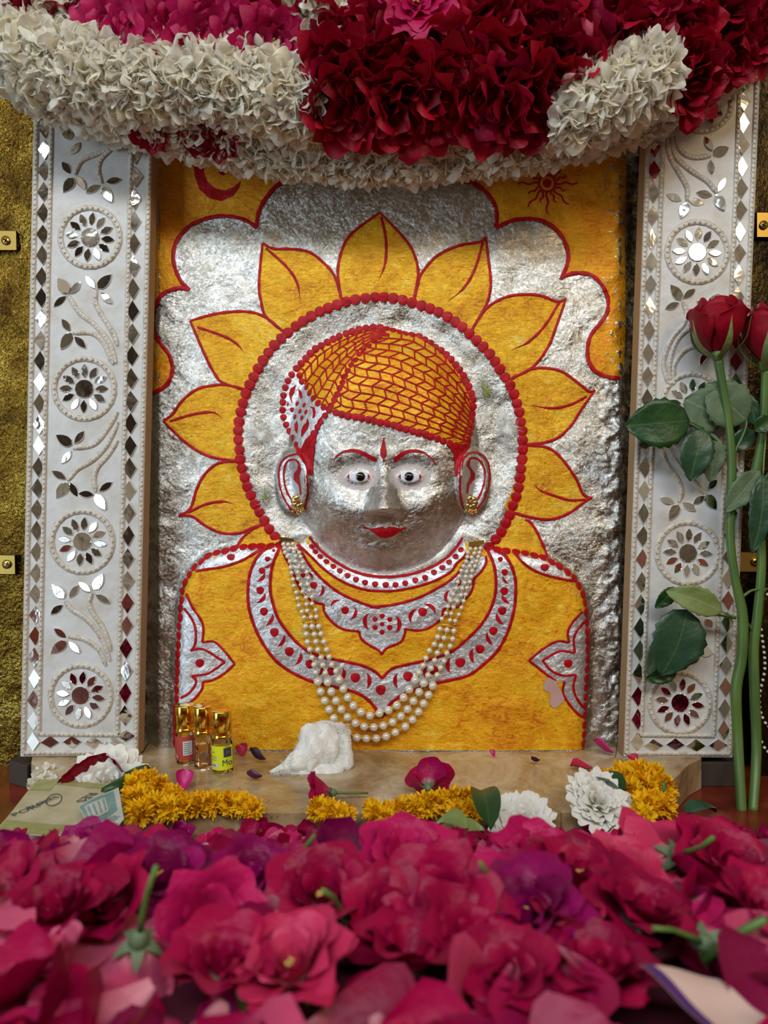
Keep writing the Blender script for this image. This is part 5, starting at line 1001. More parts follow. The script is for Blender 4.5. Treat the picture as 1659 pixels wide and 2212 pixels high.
r2 = longrose('long stemmed crimson rose at the right edge, half cut by the frame', 1655, 790, 118, 1.06, (0.10, -0.15, 1), 4.9,
              [(1655, 798, 116), (1652, 850, 110), (1648, 930, 104), (1640, 980, 100), (1632, 1030, 100), (1640, 1120, 100), (1645, 1220, 100), (1636, 1330, 100), (1628, 1400, 102), (1630, 1500, 106), (1634, 1620, 120), (1626, 1756, 168)], [9, 8, 8, 9, 10, 8.5, 8.5, 9.5, 10, 10, 9.5, 9])
r4 = lambda x, y: R4([(x, y)])[0]
r3 = lambda x, y: R3([(x, y)])[0]
leaf('leaf', r4(690, 1330), r4(52, 1385), 108, 122, M['leaf_dark'], r1, 10, dtip=112)
leaf('leaf', r4(1050, 1310), r4(640, 1120), 112, 100, M['leaf_pale'], r1, 6); leaf('leaf', r4(1255, 1330), r4(860, 960), 104, 104, M['leaf_pale'], r1, 8)
leaf('leaf', r4(820, 1410), r4(695, 1935), 74, 118, M['leaf_bluish'], r1, 8); leaf('leaf', r4(870, 1440), r4(890, 1940), 56, 104, M['leaf_pale'], r1, 6, skew=-0.08)
leaf('leaf', r4(1330, 1430), r4(1080, 1640), 44, 96, M['leaf_bluish'], r2, 4); leaf('leaf', r4(1360, 1380), r4(1250, 1040), 40, 94, M['leaf_bluish'], r2, 4)
leaf('leaf', r4(1390, 1830), r4(1040, 2240), 56, 126, M['leaf_pale'], r2, 6); leaf('leaf', r4(1420, 1870), (1625, 1196), 56, 130, M['leaf_bluish'], r2, 6, skew=-0.05)
leaf('leaf', (1668, 905), (1630, 930), 40, 128, M['leaf_dark'], r2, 4); leaf('leaf', (1672, 1010), (1655, 1110), 36, 120, M['leaf_bluish'], r2, 4)
leaf('leaf', r3(715, 785), r3(322, 640), 60, 128, M['leaf_lime'], r1, 6, skew=0.04); leaf('leaf', r3(470, 770), r3(285, 1235), 118, 116, M['leaf_bluish'], r1, 8, skew=-0.06)
leaf('leaf', r3(400, 620), r3(245, 760), 34, 100, M['leaf_dark'], r1, 3); leaf('leaf', r3(395, 1210), r3(175, 1262), 38, 98, M['leaf_dark'], r1, 3); leaf('leaf', r3(300, 960), r3(195, 1230), 40, 96, M['leaf_pale'], r1, 3)
stem('leaf_stalk', [r3(810, 830) + (118,), r3(715, 785) + (126,)], [3, 2], r1); stem('leaf_stalk', [r3(810, 830) + (112,), r3(650, 800) + (112,), r3(470, 770) + (114,)], [3, 2.5, 2], r1)
stem('leaf_stalk', [r4(1110, 1700) + (110,), r4(1180, 1560) + (112,), r4(1250, 1400) + (108,), r4(1255, 1320) + (106,)], [3.5, 3, 2.5, 2], r1); stem('leaf_stalk', [r4(1065, 1630) + (108,), r4(960, 1530) + (108,), r4(830, 1420) + (116,)], [2.5, 2, 2], r1)
stem('leaf_stalk', [r4(830, 1410) + (114,), r4(690, 1330) + (121,)], [2, 2], r1); stem('leaf_stalk', [(1604, 1290, 112), (1625, 1275, 108), (1662, 1272, 104)], [3, 2.5, 2], r1)
stem('leaf_stalk', [(1628, 1368, 102), (1618, 1350, 106), (1606, 1338, 110)], [3, 2.5, 2], r2); stem('leaf_stalk', [r4(1400, 1400) + (100,), r4(1440, 1500) + (110,), r4(1430, 1700) + (120,), r4(1420, 1870) + (128,)], [2, 2, 2, 2], r2)
# ---------------------------------------------------------------- mound of petals and loose roses
def mz(X, d):
    side = sm(np.array((abs(X) - 560) / 160.0)); z = -552 + 182 * float(sm(np.array((d - 310) / 580.0))) + 14 * mnoise.noise(Vector((X / 110, d / 110, 3))) + 8 * mnoise.noise(Vector((X / 45, d / 45, 7)))
    return z - 25 * float(side) * (1 - float(sm(np.array((d - 400) / 300.0))))
def mhit(x, y, lift=0.0):
    """where the line of sight through a pixel meets the mound"""
    for i in range(900):
        dist = 1210 - i; X = (x - CX) * dist / DIST * 1.0; z = -(y - CY) * dist / DIST
        if 0 and z: pass
    best = None; dist = 290.0
    while dist < 1200:
        X = (x - CX) * dist / DIST; z = -(y - CY) * dist / DIST
        if z <= mz(X, DIST - dist) + lift: return X, DIST - dist, mz(X, DIST - dist) + lift
        dist += 4
    return (x - CX) * 1150 / DIST, 350, -520
M['heap'] = mat('petal_heap_shade', (0.07, 0.0005, 0.014), 0.8)  # sheet under the petals; shadow in the gaps is put into its dark red
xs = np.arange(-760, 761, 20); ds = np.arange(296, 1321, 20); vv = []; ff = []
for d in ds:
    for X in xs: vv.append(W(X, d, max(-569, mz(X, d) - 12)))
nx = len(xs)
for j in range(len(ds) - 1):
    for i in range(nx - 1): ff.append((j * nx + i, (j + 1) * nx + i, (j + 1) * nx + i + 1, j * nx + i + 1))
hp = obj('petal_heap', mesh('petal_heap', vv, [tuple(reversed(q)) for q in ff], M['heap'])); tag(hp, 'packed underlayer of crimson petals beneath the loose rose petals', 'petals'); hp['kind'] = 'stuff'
def petal_geo(w, h, cup, curl, seed, nu=7, nv=8):
    r = random.Random(seed); ph = r.uniform(0, 6); v = []; g = []; hook = r.uniform(-.4, .4)
    for j in range(nv):
        q = j / (nv - 1); ww = w * (0.16 + 0.84 * math.sin(min(1, q * 1.35) * PI / 2)) if q < .74 else w * math.sqrt(max(0.03, 1 - ((q - .74) / .268) ** 2))
        for i in range(nu):
            u = -1 + 2 * i / (nu - 1); x = u * ww * .5 * (1 - 0.12 * abs(cup) * u * u)
            z = cup * (u * u * ww * .32 + (q - .45) ** 2 * h * .65) + curl * max(0, q - .62) ** 1.5 * h * (0.5 + .8 * u * hook) * -1.2 + 3.0 * math.sin(4 * u + ph + 3 * q) * q + 1.5 * math.sin(9 * u + ph) * q * q
            v.append(Vector((x, (q - .5) * h, z)) * S); g.append(q)
    return v, [(j * nu + i, j * nu + i + 1, (j + 1) * nu + i + 1, (j + 1) * nu + i) for j in range(nv - 1) for i in range(nu - 1)], g
PG = [petal_geo(w, h, c, k, i) for i, (w, h, c, k) in enumerate([(86, 92, 1.0, .6), (96, 84, .7, .9), (72, 88, 1.3, .4), (92, 100, -.6, .5), (78, 70, .9, 1.2), (66, 78, 1.5, .8), (100, 92, .5, 1.4), (60, 74, -1.0, .3)])]
CLS = [('hot pink', [(0.0, (0.44, 0.003, 0.085)), (1.0, (0.56, 0.012, 0.11))]), ('crimson', [(0.0, (0.24, 0.001, 0.035)), (1.0, (0.40, 0.003, 0.055))]), ('purple magenta', [(0.0, (0.17, 0.001, 0.05)), (1.0, (0.32, 0.002, 0.11))]), ('pale pink', [(0.0, (0.58, 0.05, 0.14)), (1.0, (0.66, 0.12, 0.22))])]
CMAT = {}
PM = []
for cn, st in CLS:
    m = petalmat('petal_' + cn.replace(' ', '_'), st, (0.85, 0.45, 0.45), 0.65, 0.42, 0.12, 0.0, 0.32); CMAT[cn] = m; PM.append([mesh('rose_petal', v, f, m, True, {'g': g, 'rnd': [0.0] * len(v)}) for v, f, g in PG])
def lay(X, d, k=0.5):
    """random resting attitude on the mound, tilted towards the viewer with the slope"""
    return Euler((random.gauss(0.22, k), random.gauss(0, k), random.uniform(0, 2 * PI))).to_quaternion()
# open loose roses made of separate petals, with calyx and stalk
def looserose(name, layers, seed, mt, sc=1.0, stalk=True, centre=True):
    rr = random.Random(seed); root = thing(name, 'x', 'rose'); a = rr.uniform(0, 6)
    for cnt, R, Hh, span, flare in layers:
        for k in range(cnt):
            v, f, g = wrap_petal(R, Hh * rr.uniform(.9, 1.1), span * rr.uniform(.9, 1.1), flare * rr.uniform(.6, 1.2), rr.random(), 8, 10, base=.2, ruf=.10, tip=.1)
            obj('petal', mesh('petal', v, f, mt, True, {'g': g, 'rnd': [rr.uniform(0, .3)] * len(v)}), root, (0, 0, 0), Euler((rr.uniform(-.1, .1), rr.uniform(-.1, .1), a + 2 * PI * k / cnt)))
        a += .8
    if centre:
        b = MB()
        for k in range(34): az = k * 2.4; q = 9 * math.sqrt(k / 34); v, f = tube([Vector((0, 0, 8)) * S, Vector((q * math.cos(az), q * math.sin(az), 26 + rr.uniform(0, 6))) * S], 0.6 * S, 4); b.add(v, f); v, f = sphere(Vector((q * math.cos(az), q * math.sin(az), 28 + rr.uniform(0, 5))) * S, 1.9 * S, 5, 4); b.add(v, f)
        obj('stamens', b.mesh('stamens', M['stamen']), root)
    if stalk:
        v, f = lathe([(4 * S, -16 * S), (10 * S, -10 * S), (12 * S, 0), (9 * S, 8 * S)], 12); cx_ = obj('calyx', mesh('calyx', v, f, M['calyx']), root)
        b = MB()
        for k in range(5):
            v = []; f = []
            for j in range(6):
                q = j / 5; rad = 8 + 21 * q; z = 1 + 14 * q * q; ww = 8.5 * (1 - q) ** .6
                for u in (-1, 0, 1): th = 2 * PI * k / 5; v.append(Vector((rad * math.cos(th) - u * ww * math.sin(th), rad * math.sin(th) + u * ww * math.cos(th), z)) * S)
            for j in range(5):
                for i in range(2): f.append((j * 3 + i, j * 3 + i + 1, (j + 1) * 3 + i + 1, (j + 1) * 3 + i))
            b.add(v, f)
        obj('sepals', b.mesh('sepals', M['calyx']), root)
        bend = rr.uniform(-14, 14); v, f = tube([Vector((0, 0, -10)) * S, Vector((bend * .3, 4, -35)) * S, Vector((bend, 8, -70)) * S, Vector((bend * 1.8, 6, -105)) * S], [4.2 * S, 3.6 * S, 3.4 * S, 3.2 * S], 7); obj('stalk', mesh('stalk', v, f, M['stemg']), root)
    return root
LY = [[(4, 14, 48, 1.2, 4), (5, 26, 58, 1.0, 12), (5, 38, 64, .95, 26), (6, 48, 62, .85, 44)], [(4, 12, 44, 1.2, 6), (5, 25, 54, 1.0, 18), (6, 38, 60, .85, 38)], [(3, 12, 52, 1.3, 2), (4, 22, 62, 1.2, 8), (5, 32, 66, 1.0, 24)], [(4, 20, 64, 1.2, 20), (5, 34, 70, 1.0, 48)]]
RM = []
protos = [looserose('loose_rose', LY[i % 4], 70 + i, M['petal'], centre=(i == 0)) for i in range(4)]; used = set()
CMAT['coral'] = petalmat('petal_coral', [(0.0, (0.50, 0.012, 0.07)), (1.0, (0.60, 0.04, 0.12))], (0.85, 0.5, 0.42), 0.6, 0.42, 0.12, 0.0, 0.32)
def put_rose(k, loc, axis, label, sc=1.0, group='loose roses on the petal heap', roll=None):
    pr = protos[k]
    if k in used:
        r = pr.copy(); scene.collection.objects.link(r)
        for ch in list(pr.children): c = ch.copy(); scene.collection.objects.link(c); c.parent = r
    else: r = pr; used.add(k)
    r.location = loc; r.rotation_mode = 'QUATERNION'; r.rotation_quaternion = facing(axis, roll); r.scale = (sc,) * 3; r['label'] = label; r['group'] = group
    cl = next((v for k_, v in (('coral', 'coral'), ('pale pink', 'pale pink'), ('broad pink', 'pale pink'), ('purple', 'purple magenta'), ('violet', 'purple magenta'), ('dark', 'crimson'), ('crimson', 'crimson'), ('red', 'crimson')) if k_ in label), 'hot pink')
    RM.append((r, CMAT[cl])); return r
RO = [  # pixel, kind, axis of the bloom, size, label
 (185, 1850, 0, (0.15, -0.75, 0.75), 1.1, 'purple red open rose with yellow stamens facing the viewer, just below the banknotes'),
 (150, 1790, 2, (-0.1, 0.2, 1), 1.0, 'deep red rose bud standing upright in front of the banknotes'),
 (385, 1800, 2, (0.3, -0.4, 0.9), 0.95, 'purple pink cupped rose at the top edge of the heap below the marigolds at left'),
 (470, 1845, 0, (0.1, -0.4, 0.9), 0.9, 'magenta open rose near the top of the heap, left of centre'),
 (600, 1830, 1, (-0.3, -0.7, 0.6), 0.85, 'pink rose with a pale heart below the cotton wad'),
 (455, 1995, 1, (0.2, -0.85, 0.55), 0.9, 'bright pink round rose with yellow heart in the lower left heap'),
 (300, 2085, 3, (-0.2, 0.35, -0.9), 1.0, 'pale pink rose lying face down with green calyx, lower left'),
 (60, 1960, 3, (-0.5, -0.3, 0.8), 0.9, 'crimson rose at the left edge of the heap'),
 (640, 1915, 2, (-0.3, 0.3, -0.85), 0.85, 'coral pink rose lying face down, calyx up, centre left'),
 (750, 2030, 3, (0.3, 0.5, -0.6), 0.9, 'red rose lying face down with a long yellow green stalk, centre of the heap'),
 (640, 2120, 0, (-0.2, -0.2, 1), 0.75, 'broad coral petalled rose near the bottom centre'),
 (880, 1880, 0, (0.1, -0.3, 0.9), 0.9, 'magenta rose in the middle of the heap, right of centre'),
 (960, 1960, 1, (-0.1, -0.6, 0.7), 0.9, 'open crimson rose with orange heart, centre right'),
 (1075, 1950, 3, (0.2, 0.5, -0.6), 0.85, 'magenta rose on its side with grey green calyx, centre right'),
 (1050, 1830, 1, (0.3, -0.2, 0.9), 0.9, 'crimson rose with streaked petals left of the white roses'),
 (1310, 1800, 3, (0.0, 0.6, -0.5), 0.95, 'pink rose lying face down with bent green stalk, in front of the marigolds at right'),
 (1460, 1885, 3, (-0.2, 0.55, -0.5), 1.1, 'coral pink rose lying face down with calyx showing, right side'),
 (1250, 1930, 0, (0.1, -0.1, 1), 0.9, 'red rose right of the centre of the heap'),
 (1230, 2050, 2, (0.1, 0.1, 1), 0.8, 'coral cupped rose in the lower right heap'),
 (1525, 2085, 2, (0.6, 0.5, -0.4), 0.9, 'pink rose on its side with stalk pointing right, lower right'),
 (1560, 1900, 0, (0.2, -0.4, 0.8), 1.0, 'dark pink rose at the right edge of the heap'),
 (130, 2120, 2, (-0.3, 0, 1), 0.7, 'broad pink rose at the bottom left corner'),
 (880, 2110, 3, (0.1, 0.1, 1), 0.75, 'dark crimson rose at the bottom centre'),
 (1100, 2130, 1, (-0.2, -0.3, 0.9), 0.7, 'crimson rose near the bottom, right of centre'),
 (40, 1840, 1, (-0.3, -0.5, 0.7), 0.9, 'dark magenta rose at the left edge under the banknotes'),
 (560, 1760, 2, (0.0, -0.3, 1), 0.7, 'small magenta rose at the back edge of the heap behind the others'),
 (760, 1830, 0, (-0.1, -0.2, 1), 0.85, 'purple pink rose at the heap top below the pale pink rose'),
 (340, 1930, 0, (0.2, -0.2, 1), 0.85, 'red and purple rose left of the bright pink round rose'),
 (1380, 2010, 0, (0.2, -0.1, 1), 0.8, 'deep crimson rose in the lower right between two stalks'),
 (255, 1990, 1, (-0.3, -0.3, 0.9), 0.85, 'rounded crimson rose between the left calyx and the bright pink rose'), (535, 1915, 1, (0.3, -0.3, 0.9), 0.8, 'purple rose above the bright pink round rose'),
 (700, 1960, 0, (-.1, -.4, .9), 0.8, 'dark magenta rose left of the frame centre, mid heap'), (840, 2010, 1, (.1, -.5, .8), 0.85, 'crimson rose at the centre of the heap, right of the long stalk'),
 (1160, 1880, 0, (.1, -.3, .9), 0.85, 'magenta rose below the half buried white rose'), (1140, 2010, 0, (-.2, -.2, 1), 0.85, 'magenta and violet rose in the lower centre right'),
 (1000, 2060, 1, (.2, -.3, .9), 0.85, 'red rose low in the heap, right of centre'), (1330, 1920, 1, (0, -.5, .8), 0.85, 'red cupped rose left of the coral pink upturned one'),
 (1600, 1800, 2, (.3, -.2, 1), 0.8, 'dark rose by the foot of the two long stems'), (1640, 2010, 1, (.3, -.2, .9), 0.85, 'crimson rose cut by the right edge of the frame'),
 (480, 2120, 1, (0, -.2, 1), 0.8, 'crimson rose at the bottom, under the bright pink rose'), (1400, 1830, 1, (-.2, -.5, .8), 0.75, 'deep red rose below the right marigolds'),
 (960, 1810, 2, (-.2, -.2, 1), 0.7, 'magenta cupped rose below the round green leaf'), (300, 1870, 2, (.1, -.1, 1), 0.8, 'violet cupped rose right of the open purple red rose'), (120, 2010, 0, (-.1, -.2, 1), 0.85, 'pink and crimson rose at lower left'), (1290, 2140, 0, (0, 0, 1), .75, 'dark rose left of the paper slip at the bottom')]
RC = []
for x, y, k, ax, sc, lab in RO:
    X, d, z = mhit(x, y + max(0, (1860 - y)) * .3, 8); rs = sc * (0.42 + 0.28 * float(sm(np.array((d - 450) / 450)))); put_rose(k, W(X, d, z + (26 if ax[2] < 0 else 0) * rs), ax, lab, rs); RC.append((X, d, 80 * rs))
# single petals: nearest 300 as things, the rest joined
for r, mt in RM:
    for ch in r.children:
        if ch.name.startswith('petal'): ch.material_slots[0].link = 'OBJECT'; ch.material_slots[0].material = mt
cand = []
d = 322.0; rows_ = []
while d < 1170: rows_.append(d); d += 19 + 13 * float(sm(np.array((d - 500) / 400)))
for d in rows_:
    hw = 740
    for X in np.arange(-hw, hw, 23 + 13 * float(sm(np.array((d - 500) / 400)))): cand.append((X + random.uniform(-14, 14), d + random.uniform(-12, 12)))
def onscreen(X, d): 
    dist = DIST - d; x = CX + X * DIST / dist; return -60 < x < 1720
cand = [c for c in cand if not any((c[0] - a) ** 2 + (c[1] - b) ** 2 < r * r * .8 for a, b, r in RC) and not (c[0] < -230 and c[1] < 470) and c[1] > 345 and not (c[1] > 990 and c[0] > 150 and c[0] < 255)]; cand.sort(key=lambda c: -c[1])
bulk = MB(); rn = []; n_t = 0
for i, (X, d) in enumerate(cand):
    z = mz(X, d); k = random.randrange(len(PG)); ci = random.choices((0, 1, 2, 3), (35, 33, 20, 12))[0]; px = CX + X * DIST / (DIST - d); py = CY - z * DIST / (DIST - d); q = lay(X, d, 0.38 if random.random() < .75 else 0.9); sc = random.uniform(.50, .74) * (1.0 + 0.75 * float(sm(np.array((d - 560) / 380)))); loc = W(X, d, z + random.uniform(-6, 12))
    if n_t < 300 and i % 2 == 0 and onscreen(X, d):
        side = 'left' if px < 415 else 'left of centre' if px < 830 else 'right of centre' if px < 1245 else 'right'; row = 'top of the heap' if py < 1880 else 'middle of the heap' if py < 2040 else 'bottom of the frame'; wh = CLS[ci][0] + ' rose petal lying at the ' + row + ', ' + side
        o = obj('rose_petal', PM[ci][k], None, loc, q, sc); tag(o, wh, 'petal', CLS[ci][0] + ' petals at the ' + row + ', ' + side); n_t += 1
    else:
        v, f, g = PG[k]; rv = random.random() * .98; bulk.add([loc + (q @ (p * sc)) for p in v], f, g); rn += [rv] * len(v)
o = obj('petal_bulk', mesh('petal_bulk', bulk.v, bulk.f, M['petal'], True, {'g': bulk.a, 'rnd': rn})); tag(o, 'remaining rose petals strewn through the front heap', 'petals'); o['kind'] = 'stuff'
# ---------------------------------------------------------------- flowers and bits on the marble
def single(x, y, k, sc, m, label, cat_='petal', rot=(0.3, 0.2, 0.5), lift=6, z=LEDGE):
    v, f, g = PG[k]; o = obj('fallen_petal', mesh('fallen_petal', v, f, m, True, {'g': g, 'rnd': [0.0] * len(v)}), None, on_level(x, y, z) + Vector((0, 0, lift * S)), Euler(rot), sc); tag(o, label, cat_); return o
M['darkpetal'] = mat('dried_petal', (0.02, 0.004, 0.016), 0.6); M['magpetal'] = mat('magenta_petal', (0.50, 0.008, 0.16), 0.45); M['redpetal'] = mat('crimson_petal', (0.40, 0.004, 0.05), 0.45); M['purplepetal'] = mat('purple_petal', (0.09, 0.002, 0.045), 0.5)
single(398, 1703, 0, .42, M['magpetal'], 'small bright pink petal on the marble below the perfume bottles', rot=(0.9, 0.1, 0.2), lift=14)
single(552, 1648, 2, .46, M['darkpetal'], 'nearly black dried petal on the marble between bottles and cotton', rot=(0.4, 0.3, 1.3), lift=10)
single(548, 1688, 5, .38, M['purplepetal'], 'purple petal with a pale edge on the marble left of the cotton wad', rot=(0.2, 0.1, 1.6))
single(520, 1628, 4, .40, M['redpetal'], 'dry dark red petal against the relief beside the yellow labelled bottle', rot=(0.8, 0, 0.6))
single(1063, 1636, 5, .22, M['magpetal'], 'tiny pink petal at the foot of the relief, right of centre', rot=(0.6, 0, 0.4))
single(1157, 1652, 5, .26, M['darkpetal'], 'tiny black petal on the marble at right', rot=(0.2, 0.1, 1.9))
single(1256, 1666, 1, .50, M['redpetal'], 'crimson petal lying flat on the marble left of the orange marigolds', rot=(0.15, 0.05, 1.4))
single(1300, 1628, 0, .50, M['magpetal'], 'magenta petal at the foot of the right panel', rot=(0.5, 0.2, 1.2), lift=10)
single(1366, 1650, 4, .34, M['redpetal'], 'dark red petal just behind the marigolds at right', rot=(0.5, 0, 0.2), lift=8)
single(60, 1664, 5, .55, M['whiterose'], 'narrow white petal with yellow base on the red floor at far left', rot=(0.1, 0, 1.6), z=-560)
def ray(x, y, z, lift=0): return on_level(x, y, z)
# rose lying by the cotton, and the dark one right of it
def flower(name, lays, seed, mt, loc, ax, sc, label, stalk=True, centre=False, cat_='rose'):
    r = looserose(name, lays, seed, mt, 1, stalk, centre); r.location = loc; r.rotation_mode = 'QUATERNION'; r.rotation_quaternion = facing(ax, 0.4); r.scale = (sc,) * 3; r['label'] = label; r['category'] = cat_; return r
flower('loose_rose', LY[2], 91, M['pinkrose'], ray(716, 1712, -488), (-0.95, -0.15, 0.12), 0.62, 'pink rose lying on its side with green calyx in front of the cotton wad')
flower('loose_rose', LY[3], 92, M['petal'], ray(925, 1700, -478), (0.05, 0.8, 0.25), 0.52, 'dark purple red rose seen from behind on the marble right of centre', True)
WL = [(5, 8, 40, 1.0, 6), (7, 16, 44, .8, 12), (9, 26, 46, .6, 20), (11, 36, 44, .5, 26), (13, 46, 38, .45, 30), (13, 54, 28, .42, 30)]
flower('white_rose', WL, 93, M['whiterose'], on_level(236, 1700, -520), (0.1, -0.75, 0.7), 0.85, 'full cream white rose behind the banknotes at left', False, cat_='rose')
flower('white_rose', WL, 94, M['whiterose'], W(*mhit(1128, 1786, 4)), (-0.1, -0.8, 0.6), 0.62, 'white rose half buried in the petals right of centre', False)
flower('white_rose', WL, 95, M['whiterose'], on_level(1290, 1738, -500), (0.1, -0.6, 0.8), 0.66, 'large white rose in front of the right marigolds', False)
fl = thing('petal_fan', 'crimson folded petals wrapped round the cream white rose at left', 'petals', on_level(200, 1690, -515))
for w_, off, sd in ((30, 0, 1), (24, 10, 2), (18, -8, 3)):
    c = cat([(118, 1712, -516), (140, 1688, -496), (172, 1660, -478), (212, 1640, -468), (240, 1642, -470), (256, 1662, -480)], 5); v = []; g = []; nn = len(c)
    for j in range(nn):
        for u in range(5):
            q = u / 4; p0 = on_level(c[j][0] + off * .4, c[j][1] + off * .3, c[j][2]); v.append(p0 + Vector((0.3 * (q - .5) * w_, (q * 26 + 3 * math.sin(j * 1.3 + sd)), -w_ * (q - .3) * (1 + .2 * math.sin(j * .9 + sd)))) * S); g.append(1 - q * .5)
    obj('petal', mesh('petal', v, [(j * 5 + u, j * 5 + u + 1, (j + 1) * 5 + u + 1, (j + 1) * 5 + u) for j in range(nn - 1) for u in range(4)], M['darkrose'], True, {'g': g, 'rnd': [.2 * sd] * len(v)}), fl)
sb = thing('flower_scrap', 'little crushed white blossoms left of the cream white rose', 'blossom', on_level(95, 1685, -520))
for x, y in ((90, 1668), (108, 1662), (80, 1690), (100, 1682), (120, 1690)): obj('white_blossom', random.choice(WB), sb, on_level(x, y + 8, -515), facing((random.uniform(-.5, .5), -.6, .8)), 0.5)
# marigold garlands
def marigolds(label, pts, sc=0.9):
    r = thing('marigold_garland', label, 'garland', on_level(pts[0][0], pts[0][1], -500))
    for x, y, s_ in pts: obj('marigold_bloom', random.choice(MG), r, on_level(x, y + 12, -500) + Vector((0, 0, 6 * S)), facing((random.uniform(-.4, .4), -.9, .75)), s_ * sc)
    return r
marigolds('yellow marigold garland running right from the green rolled leaf', [(290, 1690, 1), (318, 1682, 1), (345, 1700, 1), (372, 1716, .9), (300, 1722, 1.1), (335, 1738, 1.1), (300, 1752, 1), (368, 1745, 1), (400, 1738, .9), (430, 1733, .95), (462, 1732, .95), (495, 1734, .9), (525, 1736, .9), (548, 1744, .8)])
marigolds('yellow marigold garland piece below the pink rose in the centre', [(690, 1745, .9), (715, 1752, 1), (742, 1758, .9), (738, 1785, .8), (752, 1800, .7), (812, 1752, .9), (800, 1740, .6)])
marigolds('yellow marigold garland piece right of the purple rose', [(842, 1752, .85), (868, 1746, .9), (895, 1742, .9), (922, 1736, 1), (950, 1730, 1), (980, 1726, 1), (1008, 1728, 1), (1022, 1748, .9), (990, 1750, .9), (835, 1762, .7)])
marigolds('bright orange yellow marigold mass before the right panel', [(1285, 1678, .7), (1310, 1682, .9), (1345, 1672, 1.1), (1378, 1668, 1.2), (1408, 1676, 1.2), (1425, 1700, 1.2), (1392, 1700, 1.2), (1425, 1735, 1.1), (1400, 1738, 1.2), (1388, 1762, 1), (1360, 1705, 1.1), (1335, 1695, .9)])
# leaves in the offering
def flatleaf(label, a, b, w, m, z, parent=None, rise=10):
    A0 = on_level(*a, z); B0 = on_level(*b, z); r = thing('leaf', label, 'leaf', A0); dr = (B0 - A0); L = dr.length; dr.normalize(); sd = dr.cross(Vector((0, 0, 1))).normalized(); v = []; ru = []
    for j in range(10):
        q = j / 9; ww = w * S * .5 * (math.sin(PI * q ** .8) ** .7 if 0 < q < 1 else .03)
        for u in (-1, -.5, 0, .5, 1): v.append(A0 + dr * L * q + sd * u * ww + Vector((0, 0, 1)) * (rise * math.sin(PI * q) + abs(u) * 8) * S); ru.append(abs(u))
    f = [(j * 5 + i, j * 5 + i + 1, (j + 1) * 5 + i + 1, (j + 1) * 5 + i) for j in range(9) for i in range(4)]; obj('blade', mesh('blade', v, f, m, True, {'rib': ru}), r); return r
flatleaf('dark green leaf sticking up left of the half buried white rose', (1060, 1800), (1035, 1718), 46, M['leaf_dark'], -480, rise=30)
flatleaf('round light green leaf on the petals right of centre', (1012, 1800), (942, 1790), 52, M['leaf_lime'], -455, rise=14); flatleaf('second light green leaf tucked under the round one', (1045, 1800), (985, 1808), 44, M['leaf_lime'], -458, rise=8)
flatleaf('dark green leaf between white rose and right marigolds', (1350, 1715), (1280, 1690), 50, M['leaf_dark'], -480, rise=16); flatleaf('dark green curled leaf on the floor left of the rose stems', (1480, 1765), (1548, 1756), 40, M['leaf_bluish'], -520, rise=12)
rl = thing('rolled_leaf', 'dark green leaf rolled into a tube between banknotes and marigolds', 'leaf', on_level(270, 1720, -500)); a = on_level(225, 1712, -496); b = on_level(318, 1668, -490); v, f = tube([a, a.lerp(b, .3), a.lerp(b, .62)], [9 * S, 12 * S, 13 * S], 14); obj('inner_roll', mesh('inner_roll', v, f, M['leaf_dark'], True, {'rib': [1] * len(v)}), rl)
v, f = tube([a.lerp(b, .55), a.lerp(b, .8), b], [17 * S, 18 * S, 15 * S], 14); obj('outer_roll', mesh('outer_roll', v, f, M['leaf_dark'], True, {'rib': [1] * len(v)}), rl)
# banknotes
def papermat(name, c0, c1, c2):
    m = mat(name, c0, 0.6); t = NT(m); v = t.oc((1, 1, 1)); c = t.ramp(t.noise(v, 70, 5, .6), [(.35, c0), (.55, c1), (.7, c2)]); t.l(c, t.b.inputs['Base Color']); return m
M['note_tan'] = papermat('tan_banknote', (0.42, 0.36, 0.20), (0.50, 0.43, 0.27), (0.56, 0.48, 0.34)); M['note_olive'] = papermat('olive_print', (0.28, 0.28, 0.08), (0.34, 0.33, 0.12), (0.40, 0.38, 0.18))
M['note_blue'] = papermat('pale_banknote', (0.42, 0.45, 0.38), (0.50, 0.50, 0.44), (0.56, 0.54, 0.48)); M['note_teal'] = papermat('teal_print', (0.12, 0.24, 0.22), (0.18, 0.30, 0.28), (0.26, 0.36, 0.32)); M['note_ink'] = mat('note_ink', (0.05, 0.07, 0.06), .6)
def paper(name, corners, m, parent, lift=0.0, wav=2.0, sub=None, n=10):
    tl, tr, br, bl = [Vector(c) for c in corners]; u0, u1, v0, v1 = sub or (0, 1, 0, 1); v = []
    for j in range(n + 1):
        for i in range(n + 1):
            a = u0 + (u1 - u0) * i / n; b_ = v0 + (v1 - v0) * j / n; p = tl.lerp(tr, a).lerp(bl.lerp(br, a), b_); p = p + Vector((0, 0, (lift + wav * math.sin(a * 5 + b_ * 2) + wav * .6 * math.sin(b_ * 7)) * S)); v.append(p)
    f = [(j * (n + 1) + i, (j + 1) * (n + 1) + i, (j + 1) * (n + 1) + i + 1, j * (n + 1) + i + 1) for j in range(n) for i in range(n)]; return obj(name, mesh(name, v, f, m), parent)
n1 = thing('banknote', 'olive and tan banknote lying face up at the far left edge', 'banknote', on_level(80, 1740, -500)); K1 = [on_level(82, 1684, -505), on_level(238, 1690, -497), on_level(178, 1808, -490), on_level(-12, 1800, -500)]
paper('paper', K1, M['note_tan'], n1)
for sub in ((0.0, .95, .02, .13), (0.02, .30, .0, .26), (0.02, .98, .80, .97)): paper('olive_band', K1, M['note_olive'], n1, 0.5, 2.0, sub)
